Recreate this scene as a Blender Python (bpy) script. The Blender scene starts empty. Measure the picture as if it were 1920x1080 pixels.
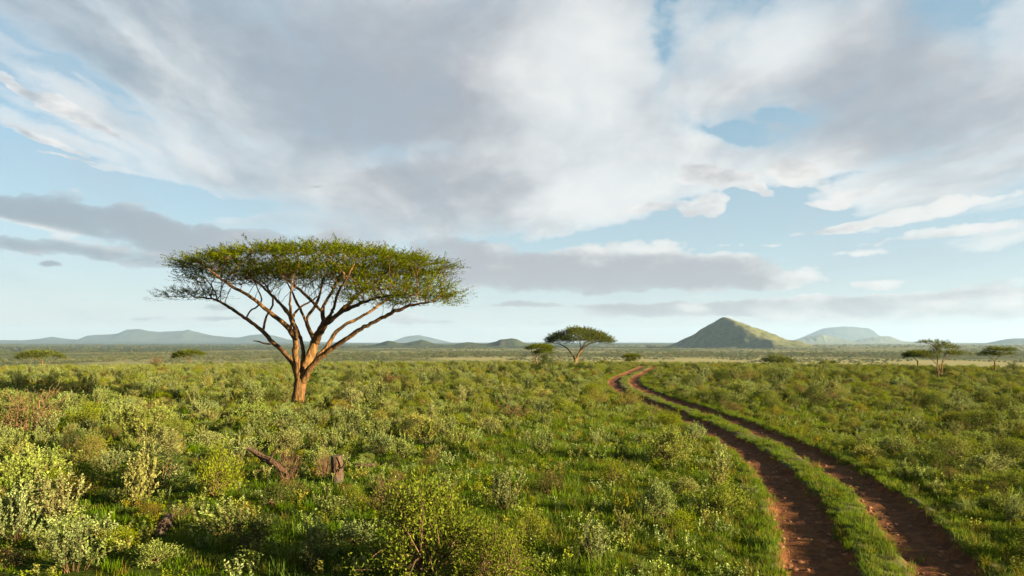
import bpy, bmesh, math, random
import numpy as np
from mathutils import Vector, Matrix, Quaternion, kdtree, noise as mnoise

SC = bpy.context.scene
COL = SC.collection
R = math.radians
F = 1274.0            # focal length in pixels of the 1920 wide photograph
CX, HY = 960.0, 640.0  # principal column, horizon row
CAMH = 2.9
SUN_AZ, SUN_EL = R(110), R(13.5)   # azimuth clockwise from +Y (the view), elevation


# ------------------------------------------------------------------ node helpers
class Sock:
    """A node socket with arithmetic, so that materials can be written as formulas."""
    tree = None

    def __init__(self, s):
        self.s = s

    @staticmethod
    def math(op, *a, clamp=False):
        n = Sock.tree.nodes.new('ShaderNodeMath')
        n.operation = op
        n.use_clamp = clamp
        for i, v in enumerate(a):
            if isinstance(v, Sock):
                Sock.tree.links.new(v.s, n.inputs[i])
            else:
                n.inputs[i].default_value = v
        return Sock(n.outputs[0])

    def __add__(s, o): return Sock.math('ADD', s, o)
    __radd__ = __add__
    def __sub__(s, o): return Sock.math('SUBTRACT', s, o)
    def __rsub__(s, o): return Sock.math('SUBTRACT', o, s)
    def __mul__(s, o): return Sock.math('MULTIPLY', s, o)
    __rmul__ = __mul__
    def __truediv__(s, o): return Sock.math('DIVIDE', s, o)


def node(tree, kind, **kw):
    n = tree.nodes.new(kind)
    for k, v in kw.items():
        setattr(n, k, v)
    return n


def put(tree, sock, v):
    if isinstance(v, Sock):
        tree.links.new(v.s, sock)
    elif isinstance(v, bpy.types.NodeSocket):
        tree.links.new(v, sock)
    else:
        sock.default_value = v


def smooth(x, a, b):
    n = Sock.tree.nodes.new('ShaderNodeMapRange')
    n.interpolation_type = 'SMOOTHSTEP'
    put(Sock.tree, n.inputs['Value'], x)
    n.inputs['From Min'].default_value = a
    n.inputs['From Max'].default_value = b
    return Sock(n.outputs['Result'])


def xyz(x, y, z=0.0):
    n = Sock.tree.nodes.new('ShaderNodeCombineXYZ')
    for i, v in enumerate((x, y, z)):
        put(Sock.tree, n.inputs[i], v)
    return Sock(n.outputs[0])


def fbm(vec, scale=1.0, detail=6.0, rough=0.55, distort=0.0, color=False):
    n = Sock.tree.nodes.new('ShaderNodeTexNoise')
    put(Sock.tree, n.inputs['Vector'], vec)
    n.inputs['Scale'].default_value = scale
    n.inputs['Detail'].default_value = detail
    n.inputs['Roughness'].default_value = rough
    n.inputs['Distortion'].default_value = distort
    return Sock(n.outputs['Color' if color else 'Fac'])


def mixc(f, a, b, blend='MIX'):
    n = Sock.tree.nodes.new('ShaderNodeMix')
    n.data_type = 'RGBA'
    n.blend_type = blend
    put(Sock.tree, n.inputs[0], f)
    for s, v in ((n.inputs[6], a), (n.inputs[7], b)):
        if isinstance(v, tuple):
            v = (*v, 1.0) if len(v) == 3 else v
        put(Sock.tree, s, v)
    return Sock(n.outputs[2])


# ------------------------------------------------------------------ camera
cam_data = bpy.data.cameras.new('camera')
cam = bpy.data.objects.new('camera', cam_data)
COL.objects.link(cam)
cam.location = (0, 0, CAMH)
cam.rotation_euler = (R(90), 0, 0)
cam_data.sensor_width = 36.0
cam_data.lens = 36.0 * F / 1920.0
cam_data.shift_y = (HY - 540.0) / 1920.0
cam_data.clip_start = 0.1
cam_data.clip_end = 90000.0
SC.camera = cam

SC.view_settings.view_transform = 'Standard'
SC.view_settings.look = 'None'
SC.view_settings.exposure = 2.95
SC.view_settings.gamma = 1.0
SC.render.engine = 'CYCLES'
cy = SC.cycles
cy.max_bounces = 4
cy.diffuse_bounces = 1
cy.glossy_bounces = 1
cy.transmission_bounces = 2
cy.transparent_max_bounces = 4
cy.volume_bounces = 0
cy.sample_clamp_indirect = 4.0
cy.use_denoising = True
cy.denoiser = 'OPENIMAGEDENOISE'
cy.denoising_input_passes = 'RGB_ALBEDO_NORMAL'

# ------------------------------------------------------------------ sun
sun_data = bpy.data.lights.new('sun', 'SUN')
sun_data.energy = 5.0
sun_data.angle = R(0.5)
sun_data.color = (1.0, 0.82, 0.53)
sun = bpy.data.objects.new('sun', sun_data)
COL.objects.link(sun)
sd = Vector((math.sin(SUN_AZ) * math.cos(SUN_EL), math.cos(SUN_AZ) * math.cos(SUN_EL), math.sin(SUN_EL)))
sun.rotation_euler = sd.to_track_quat('Z', 'Y').to_euler()
sun.location = sd * 100

# ------------------------------------------------------------------ sky with clouds
world = bpy.data.worlds.new('World')
SC.world = world
world.use_nodes = True
wt = world.node_tree
wt.nodes.clear()
Sock.tree = wt
SKY = 0.05
C0 = 0.131 / SKY
tc = node(wt, 'ShaderNodeTexCoord')
sep = node(wt, 'ShaderNodeSeparateXYZ')
nrm = node(wt, 'ShaderNodeVectorMath', operation='NORMALIZE')
wt.links.new(tc.outputs['Generated'], nrm.inputs[0])
wt.links.new(nrm.outputs[0], sep.inputs[0])
dx, dy, dz = (Sock(o) for o in sep.outputs)
AZ = Sock.math('ARCTAN2', dx, dy)
EL = Sock.math('ARCSINE', Sock.math('MAXIMUM', dz, -0.02))
zc = Sock.math('MAXIMUM', dz, 0.0)
# a flat cloud deck seen in perspective: streaks run away from the viewer
deck = xyz(dx / (zc + 0.16), dy / (zc + 0.16) * 0.42, 0.0)
ang = xyz(AZ, EL * 1.7, 0.0)
w1 = fbm(deck, 1.1, 4, 0.55)
w2 = fbm(xyz(AZ * 1.0 + 7.3, EL * 1.7, 3.1), 3.0, 5, 0.55)
warp_a = AZ + (w2 - 0.5) * 0.15 + (fbm(ang, 9.0, 5, 0.6) - 0.5) * 0.09
warp_e = EL + (w1 - 0.5) * 0.08 + (fbm(xyz(AZ + 3.0, EL * 1.7, 5.0), 9.0, 5, 0.6) - 0.5) * 0.055


warped = xyz(warp_a, warp_e)
plain = xyz(AZ, EL)


def blob(px, py, rx, ry, amp, rot=0.0, warp=True):
    """An elliptical clump of cloud round one bearing (given as the photo's column and row)."""
    u, v = (px - CX) / F, (HY - py) / F
    a0 = math.atan(u)
    e0 = math.atan(v * math.cos(a0))
    rx = rx / F * math.cos(a0) ** 2
    ry = ry / F * math.cos(a0) * math.cos(e0) ** 2
    g = node(wt, 'ShaderNodeTexGradient', gradient_type='SPHERICAL')
    g.texture_mapping.vector_type = 'TEXTURE'
    g.texture_mapping.translation = (a0, e0, 0)
    g.texture_mapping.rotation = (0, 0, R(rot))
    g.texture_mapping.scale = (2 * rx, 2 * ry, 1)
    put(wt, g.inputs['Vector'], warped if warp else plain)
    n = node(wt, 'ShaderNodeMapRange', interpolation_type='SMOOTHSTEP')
    wt.links.new(g.outputs['Fac'], n.inputs['Value'])
    n.inputs['To Max'].default_value = amp
    return Sock(n.outputs[0])


def total(rows, warp=True):
    t = 0.0
    for r in rows:
        t = Sock.math('ADD', blob(*r, warp=warp), t)
    return t


# rot: positive = rising to the right
high_rows = [
    (620, 190, 480, 190, 1.35, -14), (300, 90, 300, 110, 0.32, -20), (820, 380, 420, 62, 1.05, 2), (1060, 320, 230, 120, 0.95, 10),
    (1120, 170, 150, 200, 1.1, 0), (950, 60, 300, 120, 0.8, 0),
    (1470, 90, 230, 100, 1.0, 10), (1690, 170, 260, 130, 0.95, 14), (1850, 260, 220, 90, 0.8, 10), (1480, 315, 85, 28, 1.0, -12),
    (1370, 300, 60, 22, 0.45, 0), (1310, 335, 70, 20, 0.75, 0), (1600, 280, 130, 50, 0.6, 15),
    (1700, 385, 200, 42, 0.85, 8), (1560, 430, 90, 9, 0.6, 2), (1860, 420, 150, 30, 0.7, 6), (1545, 380, 40, 9, 0.6, 0),
    (1328, 385, 24, 17, 1.1, 15), (1286, 395, 14, 11, 0.9, 0), (1440, 365, 22, 10, 0.7, 0), (1425, 352, 16, 8, 0.6, 0),
    (110, 195, 190, 22, 0.9, -24), (90, 255, 150, 14, 0.8, -18), (110, 300, 120, 7, 0.55, -6), (90, 40, 90, 28, 0.5, -18),
    (60, 60, 110, 14, 0.5, -22), (200, 40, 120, 10, 0.4, -24), (40, 345, 60, 5, 0.5, -4), (150, 305, 90, 6, 0.5, -8),
    # holes of blue
    (30, 150, 120, 14, -0.8, -22), (170, 235, 150, 12, -0.7, -20), (120, 100, 170, 20, -0.6, -22), (330, 110, 120, 14, -0.5, -24), (220, 20, 120, 16, -0.5, -20), (420, 230, 130, 10, -0.35, -26), (560, 60, 120, 12, -0.35, -30), (60, 290, 140, 14, -0.7, -12), (210, 190, 160, 8, -0.4, -22),
    (1395, 255, 60, 22, -0.7, -14), (1620, 330, 120, 10, -0.6, 14), (1830, 310, 130, 10, -0.6, 12), (1560, 395, 60, 10, -0.5, 8), (1340, 120, 50, 40, -0.4, 0), (1880, 60, 60, 60, -0.35, 0),
    (1238, 110, 26, 120, -0.9, -6), (1285, 205, 34, 55, -0.6, -10), (1335, 245, 60, 16, -0.65, -8), (1400, 205, 90, 30, -0.4, 0), (1478, 212, 36, 12, -0.9, -10),
    (1300, 60, 60, 25, -0.5, 25), (1800, 20, 80, 45, -0.5, 0), (100, 335, 260, 50, -1.0, -6), (420, 385, 260, 22, -0.9, 0),
    (815, 292, 105, 20, -1.0, 4), (690, 300, 60, 14, -0.5, 20), (1230, 440, 330, 50, -1.5, 0), (1400, 385, 110, 34, -0.8, 0), (1000, 460, 200, 20, -0.7, 5), (1550, 342, 50, 14, -0.7, 0), (1750, 470, 260, 24, -0.9, 0),
    (220, 160, 120, 20, -0.35, -24), (30, 110, 90, 30, -0.4, 0),
]
low_rows = [
    (860, 482, 80, 34, 1.15, 0), (1010, 510, 190, 32, 1.2, 0), (1170, 497, 120, 36, 1.2, 0), (1330, 516, 150, 27, 1.15, -4), (1380, 492, 40, 18, .7, 0), (1470, 527, 60, 13, 0.9, 0), (1120, 560, 460, 7, -0.9, 0),
    (90, 405, 190, 22, 1.2, -7), (300, 440, 170, 34, 1.15, -12), (150, 470, 230, 16, 0.85, -5), (420, 470, 120, 26, 0.9, -8), (560, 450, 150, 20, 0.7, 0), (85, 497, 22, 5, 1.0, 0),
    (1060, 565, 130, 10, 0.8, 0), (1250, 580, 140, 12, 0.85, 0), (1420, 572, 170, 17, 1.05, 0), (1600, 568, 120, 16, 1.0, 0), (1640, 590, 120, 14, 0.8, 0),
    (1650, 533, 55, 8, 0.9, -4), (1860, 545, 90, 22, 1.0, 4), (1750, 555, 130, 8, 0.8, 0), (1880, 585, 90, 12, 0.7, 0), (1450, 592, 60, 10, 0.7, 0),
    (765, 598, 32, 10, 0.9, 0), (830, 605, 50, 5, 0.6, 0), (420, 598, 60, 5, 0.7, 0), (270, 594, 50, 4, 0.7, 0), (400, 575, 50, 8, 0.6, 0), (1000, 607, 40, 6, 0.5, 0), (950, 568, 60, 6, 0.6, 0),
    (1390, 460, 70, 4, 0.6, 0), (1620, 473, 60, 5, 0.6, 2),
    # small crisp puffs under the deck
    (1328, 387, 24, 17, 1.25, 15), (1286, 396, 15, 11, 1.0, 0), (1442, 362, 20, 9, 0.9, -20), (1422, 352, 14, 7, 0.8, 0), (1318, 326, 56, 17, 1.0, -6), (1372, 338, 44, 14, 1.0, 0), (1250, 385, 70, 9, 0.8, 10), (1500, 320, 64, 22, 1.0, -24),
    (1545, 383, 36, 7, 0.9, -8), (1570, 431, 80, 7, 0.9, 2), (1690, 405, 110, 13, 0.8, 10), (1740, 440, 120, 9, 0.8, 6), (1850, 430, 100, 9, 0.8, 6), (1820, 385, 110, 10, 0.7, 12), (1620, 360, 50, 14, 0.8, 10),
    (70, 185, 110, 10, 0.9, -24), (170, 228, 90, 8, 0.9, -28), (60, 255, 100, 7, 0.9, -16), (110, 292, 60, 4, 0.7, -6), (600, 350, 60, 5, 0.5, 8),
]
fine = fbm(ang, 21.0, 9, 0.70)
streak = fbm(deck, 2.3, 8, 0.6, 0.2)
def billow(vec, scale, detail=3.0, rough=0.55):
    """Rounded heaps: bright tops, creased in between."""
    v = node(wt, 'ShaderNodeTexVoronoi', feature='SMOOTH_F1', voronoi_dimensions='2D')
    put(wt, v.inputs['Vector'], vec)
    v.inputs['Scale'].default_value = scale
    v.inputs['Detail'].default_value = detail
    v.inputs['Roughness'].default_value = rough
    v.inputs['Smoothness'].default_value = 0.6
    v.normalize = True
    return 1.0 - Sock(v.outputs['Distance'])


deck_w = xyz(dx / (zc + 0.16) + (w2 - 0.5) * 0.7, dy / (zc + 0.16) * 0.55 + (w1 - 0.5) * 0.6, 0.0)
puff = billow(deck_w, 2.6, 4.0) * 0.9 - 0.12
heaps = billow(xyz(AZ + (w1 - 0.5) * 0.05, EL * 1.8, 0.0), 13.0, 3.0)
broken = smooth(AZ, 0.12, 0.3)
hn = (streak - 0.5) * 0.75 + (fine - 0.5) * 0.60 + (puff - 0.5) * (1.35 + broken * 0.8) - 0.05
front = smooth(dy, -0.15, 0.25)
behind = (1.0 - front) * 0.35
shape_ = Sock.math('TANH', total(high_rows) * 0.9)
High = shape_ + hn + behind
thick = Sock.math('MAXIMUM', High - 0.16, 0.0)
high_a = 1.0 - Sock.math('EXPONENT', thick * -2.3)
veil = smooth(fbm(deck, 1.7, 7, 0.62, 0.6) + total([(400, 120, 700, 260, 0.22, -15), (1700, 200, 420, 260, 0.22, 10)], False), 0.46, 1.0) * 0.75
# bright where the sun gets through, grey where the deck is thick
bright = total([(1120, 250, 140, 200, 0.78, 0), (1010, 110, 110, 110, 0.32, 0), (1210, 340, 150, 40, 0.42, 8), (1455, 80, 75, 55, 0.75, 0), (1440, 60, 190, 90, 0.25, 0), (1480, 315, 100, 40, 0.5, 0),
                (1750, 400, 330, 90, 0.45, 6), (1330, 380, 90, 60, 0.6, 0), (100, 230, 240, 90, 0.42, -20), (650, 340, 240, 60, 0.22, -10), (390, 150, 140, 40, 0.2, -20), (80, 45, 120, 40, 0.22, 0), (950, 410, 260, 30, 0.22, 0),
                (560, 160, 300, 120, -0.14, -15), (820, 190, 160, 150, -0.18, 0), (1380, 150, 130, 60, -0.20, 0), (1800, 150, 200, 130, -0.16, 0)], False)
core = smooth(shape_ * 0.85 - (puff - 0.5) * 1.7 + (fine - 0.5) * 0.55 + (streak - 0.5) * 0.7 - bright * 0.95, -0.20, 1.05)
grey = mixc(smooth(AZ, -0.62, -0.12), (C0 * 0.325, C0 * 0.385, C0 * 0.445), (C0 * 0.42, C0 * 0.42, C0 * 0.455))
high_c = mixc(core, (C0 * 0.92, C0 * 0.915, C0 * 0.895), grey)
nishita = node(wt, 'ShaderNodeTexSky', sky_type='NISHITA', sun_disc=False, sun_elevation=SUN_EL, sun_rotation=SUN_AZ,
               altitude=900.0, air_density=1.0, dust_density=0.6, ozone_density=1.0)
clear = mixc(0.5, mixc(1.0, Sock(nishita.outputs[0]), (0.45, 0.48, 0.47), 'MULTIPLY'), (C0 * 0.27, C0 * 0.51, C0 * 0.67))
# thin milky air towards the horizon
milk = Sock.math('EXPONENT', EL * EL * -1.0 / 0.045) * 0.50 + 0.12
sky = mixc(milk, clear, (C0 * 0.60, C0 * 0.73, C0 * 0.78))
milk2 = Sock.math('EXPONENT', EL * -16.0) * 0.85
sky = mixc(milk2, sky, (C0 * 0.84, C0 * 0.84, C0 * 0.81))
sky = mixc(veil * (1.0 - high_a) * 0.8, sky, (C0 * 0.50, C0 * 0.58, C0 * 0.65))
sky = mixc(high_a * 0.97, sky, high_c)
lown = fbm(xyz(AZ, EL * 2.0, 9.0), 17.0, 9, 0.64, 0.2)
ln = (lown - 0.5) * 0.95 + (heaps - 0.76) * 1.5
warped = xyz(AZ + (w2 - 0.5) * 0.05 + (fbm(ang, 9.0, 5, 0.6) - 0.5) * 0.05, EL + (fbm(xyz(AZ + 3.0, EL * 1.7, 5.0), 14.0, 5, 0.6) - 0.5) * 0.026)
Low = Sock.math('TANH', total(low_rows)) * 1.1 + ln
lt = Sock.math('MAXIMUM', Low - 0.34, 0.0)
low_a = 1.0 - Sock.math('EXPONENT', lt * -7.0)
lb = smooth(total([(1640, 565, 260, 70, 0.45, 0), (1880, 540, 120, 40, 0.3, 0), (1510, 520, 60, 26, 0.6, 0), (1290, 578, 30, 10, 0.6, 0), (765, 592, 40, 12, 0.6, 0), (80, 430, 130, 10, 0.5, -5), (170, 455, 140, 9, 0.6, -8), (1160, 475, 160, 22, 0.3, 0),
                   (1460, 592, 60, 12, 0.4, 0), (1660, 530, 70, 10, 0.4, 0), (1380, 460, 260, 12, 0.6, 0), (1620, 473, 80, 9, 0.6, 0), (1500, 370, 420, 90, 0.75, 0), (1880, 400, 200, 70, 0.5, 0), (100, 230, 240, 80, 0.75, -20)], False) + (fbm(xyz(AZ, EL * 2.2, 2.0), 22.0, 6, 0.6) - 0.5) * 0.7 + (fbm(xyz(AZ, EL * 2.2 - 0.012, 9.0), 14.0, 8, 0.6, 0.3) - 0.5) * 0.8 + (heaps - 0.76) * 2.0 + 0.30 - lt * 0.55, 0.05, 1.0)
low_c = mixc(lb, (C0 * 0.455, C0 * 0.46, C0 * 0.495), (C0 * 0.91, C0 * 0.895, C0 * 0.865))
left_tone = smooth(AZ, -0.62, -0.2)
low_c = mixc((1.0 - left_tone) * 0.6 * (1.0 - lb), low_c, (C0 * 0.28, C0 * 0.37, C0 * 0.44))
sky = mixc(low_a * 0.88, sky, low_c)
bg = node(wt, 'ShaderNodeBackground')
bg.inputs['Strength'].default_value = SKY
put(wt, bg.inputs['Color'], sky)
wo = node(wt, 'ShaderNodeOutputWorld')
wt.links.new(bg.outputs[0], wo.inputs['Surface'])
world.cycles.sampling_method = 'MANUAL'
world.cycles.sample_map_resolution = 256

# ------------------------------------------------------------------ mesh helpers
rng = np.random.default_rng(7)


class Geo:
    """Collects vertices and faces (any size) and builds one mesh."""

    def __init__(self):
        self.v, self.f, self.n, self.tone, self.mat = [], [], 0, [], []

    def add(self, verts, faces, tone=None, mat=0):
        verts = np.asarray(verts, float).reshape(-1, 3)
        faces = np.asarray(faces, int)
        self.v.append(verts)
        self.f.append(faces + self.n)
        self.n += len(verts)
        self.tone.append(np.full(len(faces), 0.5) if tone is None else np.broadcast_to(tone, (len(faces),)))
        self.mat.append(np.full(len(faces), mat))

    def mesh(self, name, mats, smooth_from=None):
        me = bpy.data.meshes.new(name)
        v = np.concatenate(self.v)
        me.vertices.add(len(v))
        me.vertices.foreach_set('co', v.astype(np.float32).ravel())
        sizes = np.concatenate([np.full(len(f), f.shape[1]) for f in self.f])
        loops = np.concatenate([f.ravel() for f in self.f])
        me.loops.add(len(loops))
        me.loops.foreach_set('vertex_index', loops.astype(np.int32))
        me.polygons.add(len(sizes))
        starts = np.concatenate([[0], np.cumsum(sizes)[:-1]])
        me.polygons.foreach_set('loop_start', starts.astype(np.int32))
        me.polygons.foreach_set('loop_total', sizes.astype(np.int32))
        mt = np.concatenate(self.mat)
        me.polygons.foreach_set('material_index', mt.astype(np.int32))
        me.polygons.foreach_set('use_smooth', np.isin(mt, smooth_from if smooth_from is not None else []).astype(bool))
        at = me.attributes.new('tone', 'FLOAT', 'FACE')
        at.data.foreach_set('value', np.concatenate(self.tone).astype(np.float32))
        for m in (mats if isinstance(mats, (list, tuple)) else [mats]):
            me.materials.append(m)
        me.update(calc_edges=True)
        me.validate()
        return me


def link(name, me, parent=None, loc=(0, 0, 0)):
    o = bpy.data.objects.new(name, me)
    COL.objects.link(o)
    o.location = loc
    if parent is not None:
        o.parent = parent
    return o


def thing(name, label, cat, loc=(0, 0, 0), group=None, me=None):
    o = link(name, me, None, loc)
    o['label'] = label
    o['category'] = cat
    if group:
        o['group'] = group
    return o


def tube(geo, pts, rad, k=6, tone=0.5, mat=0, rough=0.0, seed=0, cap=True):
    """A tapering tube along a polyline."""
    pts = np.asarray(pts, float)
    rad = np.asarray(rad, float)
    n = len(pts)
    t = np.gradient(pts, axis=0)
    t /= np.linalg.norm(t, axis=1)[:, None] + 1e-9
    up = np.array([0.31, 0.92, 0.23]) if abs(t[0][1]) < 0.85 else np.array([1.0, 0.1, 0.2])
    rings = []
    a = np.arange(k) * 2 * np.pi / k
    for i in range(n):
        s = np.cross(t[i], up)
        s /= np.linalg.norm(s) + 1e-9
        q = np.cross(s, t[i])
        up = q
        rr = rad[i] * np.ones(k)
        if rough:
            for j in range(k):
                w = Vector((math.cos(a[j]) * 1.3 + seed * 3.1, math.sin(a[j]) * 1.3, i * 0.35))
                rr[j] *= 1 + rough * mnoise.noise(w * 1.7)
        rings.append(pts[i] + rr[:, None] * (np.cos(a)[:, None] * s + np.sin(a)[:, None] * q))
    v = np.concatenate(rings)
    i, j = np.meshgrid(np.arange(n - 1), np.arange(k), indexing='ij')
    f = np.stack([i * k + j, i * k + (j + 1) % k, (i + 1) * k + (j + 1) % k, (i + 1) * k + j], -1).reshape(-1, 4)
    geo.add(v, f, tone, mat)
    if cap:
        for r_, p in ((rings[0], 0), (rings[-1], 1)):
            c = np.vstack([r_, r_.mean(0)])
            idx = np.arange(k)
            tri = np.stack([idx, (idx + 1) % k, np.full(k, k)], -1)
            geo.add(c, tri[:, ::-1] if p == 0 else tri, tone, mat)


def leaves(geo, pos, direc, length, width, tone, mat=0, roll=None, r=None, sharp=0.45):
    """Many single leaves at once: kite-shaped blades."""
    r = r or rng
    pos = np.asarray(pos, float)
    n = len(pos)
    if n == 0:
        return
    d = np.asarray(direc, float)
    d = d / (np.linalg.norm(d, axis=1)[:, None] + 1e-9)
    q = r.normal(size=(n, 3)) if roll is None else roll + 0.35 * r.normal(size=(n, 3))
    s = np.cross(d, q)
    s /= np.linalg.norm(s, axis=1)[:, None] + 1e-9
    L = np.broadcast_to(length, (n,))[:, None]
    W = np.broadcast_to(width, (n,))[:, None] * 0.5
    m = pos + d * L * sharp
    v = np.stack([pos, m + s * W, pos + d * L, m - s * W], 1).reshape(-1, 3)
    geo.add(v, np.arange(4 * n).reshape(n, 4), tone, mat)


def unproject(px, py, z=0.0):
    """World ground point seen at a photo column and row, for height z."""
    y = (CAMH - z) * F / (py - HY)
    return (px - CX) / F * y, y


# ------------------------------------------------------------------ materials
def material(name):
    m = bpy.data.materials.new(name)
    m.use_nodes = True
    m.node_tree.nodes.clear()
    Sock.tree = m.node_tree
    return m, m.node_tree


def attr(t, name):
    n = node(t, 'ShaderNodeAttribute', attribute_name=name)
    return Sock(n.outputs['Fac'])


def random_of(t):
    return Sock(node(t, 'ShaderNodeObjectInfo').outputs['Random'])


def out_surface(t, sh):
    o = node(t, 'ShaderNodeOutputMaterial')
    t.links.new(sh, o.inputs['Surface'])


def leaf_material(name, dark, light, warm=None, trans=0.35, vary=0.35, warm_at=0.75):
    """Leaf: tone per leaf between two greens, some plants warmer; part of the light passes through."""
    m, t = material(name)
    tone = attr(t, 'tone')
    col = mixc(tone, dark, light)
    rnd = random_of(t)
    if warm:
        col = mixc(smooth(rnd, warm_at, 1.0), col, mixc(tone, tuple(c * 0.55 for c in warm), warm))
    hv = node(t, 'ShaderNodeHueSaturation')
    put(t, hv.inputs['Color'], col)
    put(t, hv.inputs['Value'], Sock.math('FRACT', rnd * 7.13) * vary + (1 - vary * 0.5))
    put(t, hv.inputs['Saturation'], Sock.math('FRACT', rnd * 3.71) * 0.25 + 0.88)
    d = node(t, 'ShaderNodeBsdfDiffuse')
    tr = node(t, 'ShaderNodeBsdfTranslucent')
    t.links.new(hv.outputs[0], d.inputs['Color'])
    put(t, tr.inputs['Color'], mixc(0.5, Sock(hv.outputs[0]), (0.20, 0.22, 0.03)))
    mx = node(t, 'ShaderNodeMixShader')
    mx.inputs[0].default_value = trans
    t.links.new(d.outputs[0], mx.inputs[1])
    t.links.new(tr.outputs[0], mx.inputs[2])
    out_surface(t, mx.outputs[0])
    return m


def solid_material(name, c1, c2, scale=6.0, stretch=(1, 1, 1), bump=0.4, dist=0.02, c3=None, rough=0.9, coords='Object', scale3=0.6):
    """A matt natural surface: two colours through noise, a third in large patches, and a bump."""
    m, t = material(name)
    tc_ = node(t, 'ShaderNodeTexCoord')
    mp = node(t, 'ShaderNodeMapping')
    t.links.new(tc_.outputs[coords], mp.inputs['Vector'])
    mp.inputs['Scale'].default_value = stretch
    vec = Sock(mp.outputs[0])
    n1 = fbm(vec, scale, 8, 0.65)
    col = mixc(smooth(n1, 0.32, 0.68), c1, c2)
    if c3:
        col = mixc(smooth(fbm(Sock(tc_.outputs[coords]), scale3, 5, 0.6), 0.45, 0.68), col, c3)
    p = node(t, 'ShaderNodeBsdfPrincipled')
    put(t, p.inputs['Base Color'], col)
    p.inputs['Roughness'].default_value = rough
    p.inputs['Specular IOR Level'].default_value = 0.2
    b = node(t, 'ShaderNodeBump')
    b.inputs['Strength'].default_value = bump
    b.inputs['Distance'].default_value = dist
    put(t, b.inputs['Height'], n1)
    t.links.new(b.outputs[0], p.inputs['Normal'])
    out_surface(t, p.outputs[0])
    return m


M = {}
M['acacia_leaf'] = leaf_material('acacia_leaf', (0.022, 0.032, 0.003), (0.098, 0.112, 0.009), trans=0.20, vary=0.15)
M['sage'] = leaf_material('sage_leaf', (0.030, 0.050, 0.009), (0.185, 0.220, 0.062), (0.190, 0.180, 0.044), trans=0.22, vary=0.22, warm_at=0.66)
M['olive'] = leaf_material('olive_leaf', (0.030, 0.045, 0.005), (0.145, 0.168, 0.018), (0.165, 0.138, 0.018), trans=0.26, vary=0.25, warm_at=0.66)
M['dry'] = leaf_material('dry_leaf', (0.039, 0.033, 0.008), (0.085, 0.066, 0.017), (0.092, 0.049, 0.015), trans=0.22, warm_at=0.5)
M['gold'] = leaf_material('gold_leaf', (0.059, 0.046, 0.008), (0.125, 0.092, 0.016), trans=0.22)
M['dark'] = leaf_material('dark_leaf', (0.015, 0.025, 0.006), (0.040, 0.052, 0.011), trans=0.19)
M['grass'] = leaf_material('grass_blade', (0.020, 0.044, 0.003), (0.070, 0.118, 0.007), (0.105, 0.112, 0.011), trans=0.36, warm_at=0.72)
M['far'] = leaf_material('far_leaf', (0.025, 0.038, 0.014), (0.065, 0.074, 0.026), (0.086, 0.074, 0.028), trans=0.2, vary=0.6, warm_at=0.6)
M['bark'] = solid_material('acacia_bark', (0.018, 0.009, 0.004), (0.150, 0.074, 0.018), 3.0, (3, 3, 0.6), 1.0, 0.11, (0.062, 0.029, 0.010))
M['twig'] = solid_material('twig_bark', (0.040, 0.022, 0.010), (0.115, 0.064, 0.028), 9.0, (1, 1, 1), 0.2, 0.01)
M['deadwood'] = solid_material('dead_wood', (0.014, 0.008, 0.005), (0.098, 0.054, 0.024), 9.0, (5, 5, 0.6), 1.0, 0.06, (0.070, 0.055, 0.042), scale3=4)
M['redtwig'] = solid_material('red_twig', (0.040, 0.020, 0.010), (0.105, 0.056, 0.028), 9.0, (1, 1, 1), 0.2, 0.01)
M['stone'] = solid_material('red_stone', (0.060, 0.024, 0.010), (0.165, 0.070, 0.030), 20.0, (1, 1, 1), 0.4, 0.01)

# ------------------------------------------------------------------ ground, track
PLAIN = -22.0


def fall(r):
    """Height of the shrubby rise at distance r: level, then rounding over down to the plain."""
    r = np.asarray(r, float)
    a = np.clip(r - 40, 0, 130)
    z = -0.0002 * a * a
    b = np.clip(r - 170, 0, None)
    z = z - 0.052 * b
    return PLAIN + np.logaddexp(0, (z - PLAIN) / 2.0) * 2.0


# track: photo rows with the outer edges and the edges of the grassy middle strip
TRACK_PX = [  # row, left edge, strip left, strip right, right edge
    (1180, 1405, 1672, 1760, 1985), (1080, 1420, 1645, 1700, 1890), (1020, 1428, 1604, 1664, 1828), (967, 1440, 1566, 1622, 1745), (927, 1432, 1538, 1588, 1692), (893, 1412, 1495, 1550, 1628),
    (850, 1376, 1448, 1486, 1552), (823, 1342, 1396, 1426, 1482), (800, 1306, 1342, 1372, 1432), (777, 1246, 1292, 1314, 1368), (760, 1207, 1250, 1266, 1312), (745, 1170, 1208, 1222, 1262),
    (735, 1152, 1184, 1197, 1230), (722, 1140, 1165, 1176, 1200), (712, 1146, 1164, 1174, 1192), (705, 1162, 1176, 1185, 1198), (697, 1186, 1197, 1203, 1214), (691, 1200, 1208, 1213, 1222)]


def flat_z(x, y):
    return float(fall(math.hypot(x, y)))


def unproject_ground(px, py):
    y = CAMH * F / (py - HY)
    for _ in range(30):
        x = (px - CX) / F * y
        y = 0.5 * y + 0.5 * (CAMH - flat_z(x, y)) * F / (py - HY)
    return (px - CX) / F * y, y


def resample(p, step):
    p = np.asarray(p, float)
    s = np.concatenate([[0], np.cumsum(np.linalg.norm(np.diff(p, axis=0), axis=1))])
    n = max(2, int(s[-1] / step))
    t = np.linspace(0, s[-1], n)
    return np.stack([np.interp(t, s, p[:, i]) for i in range(p.shape[1])], 1)


def smooth_line(p, times=2):
    for _ in range(times):
        q = [p[0]]
        for a, b in zip(p[:-1], p[1:]):
            q += [0.75 * a + 0.25 * b, 0.25 * a + 0.75 * b]
        q.append(p[-1])
        p = np.array(q)
    return p


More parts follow.
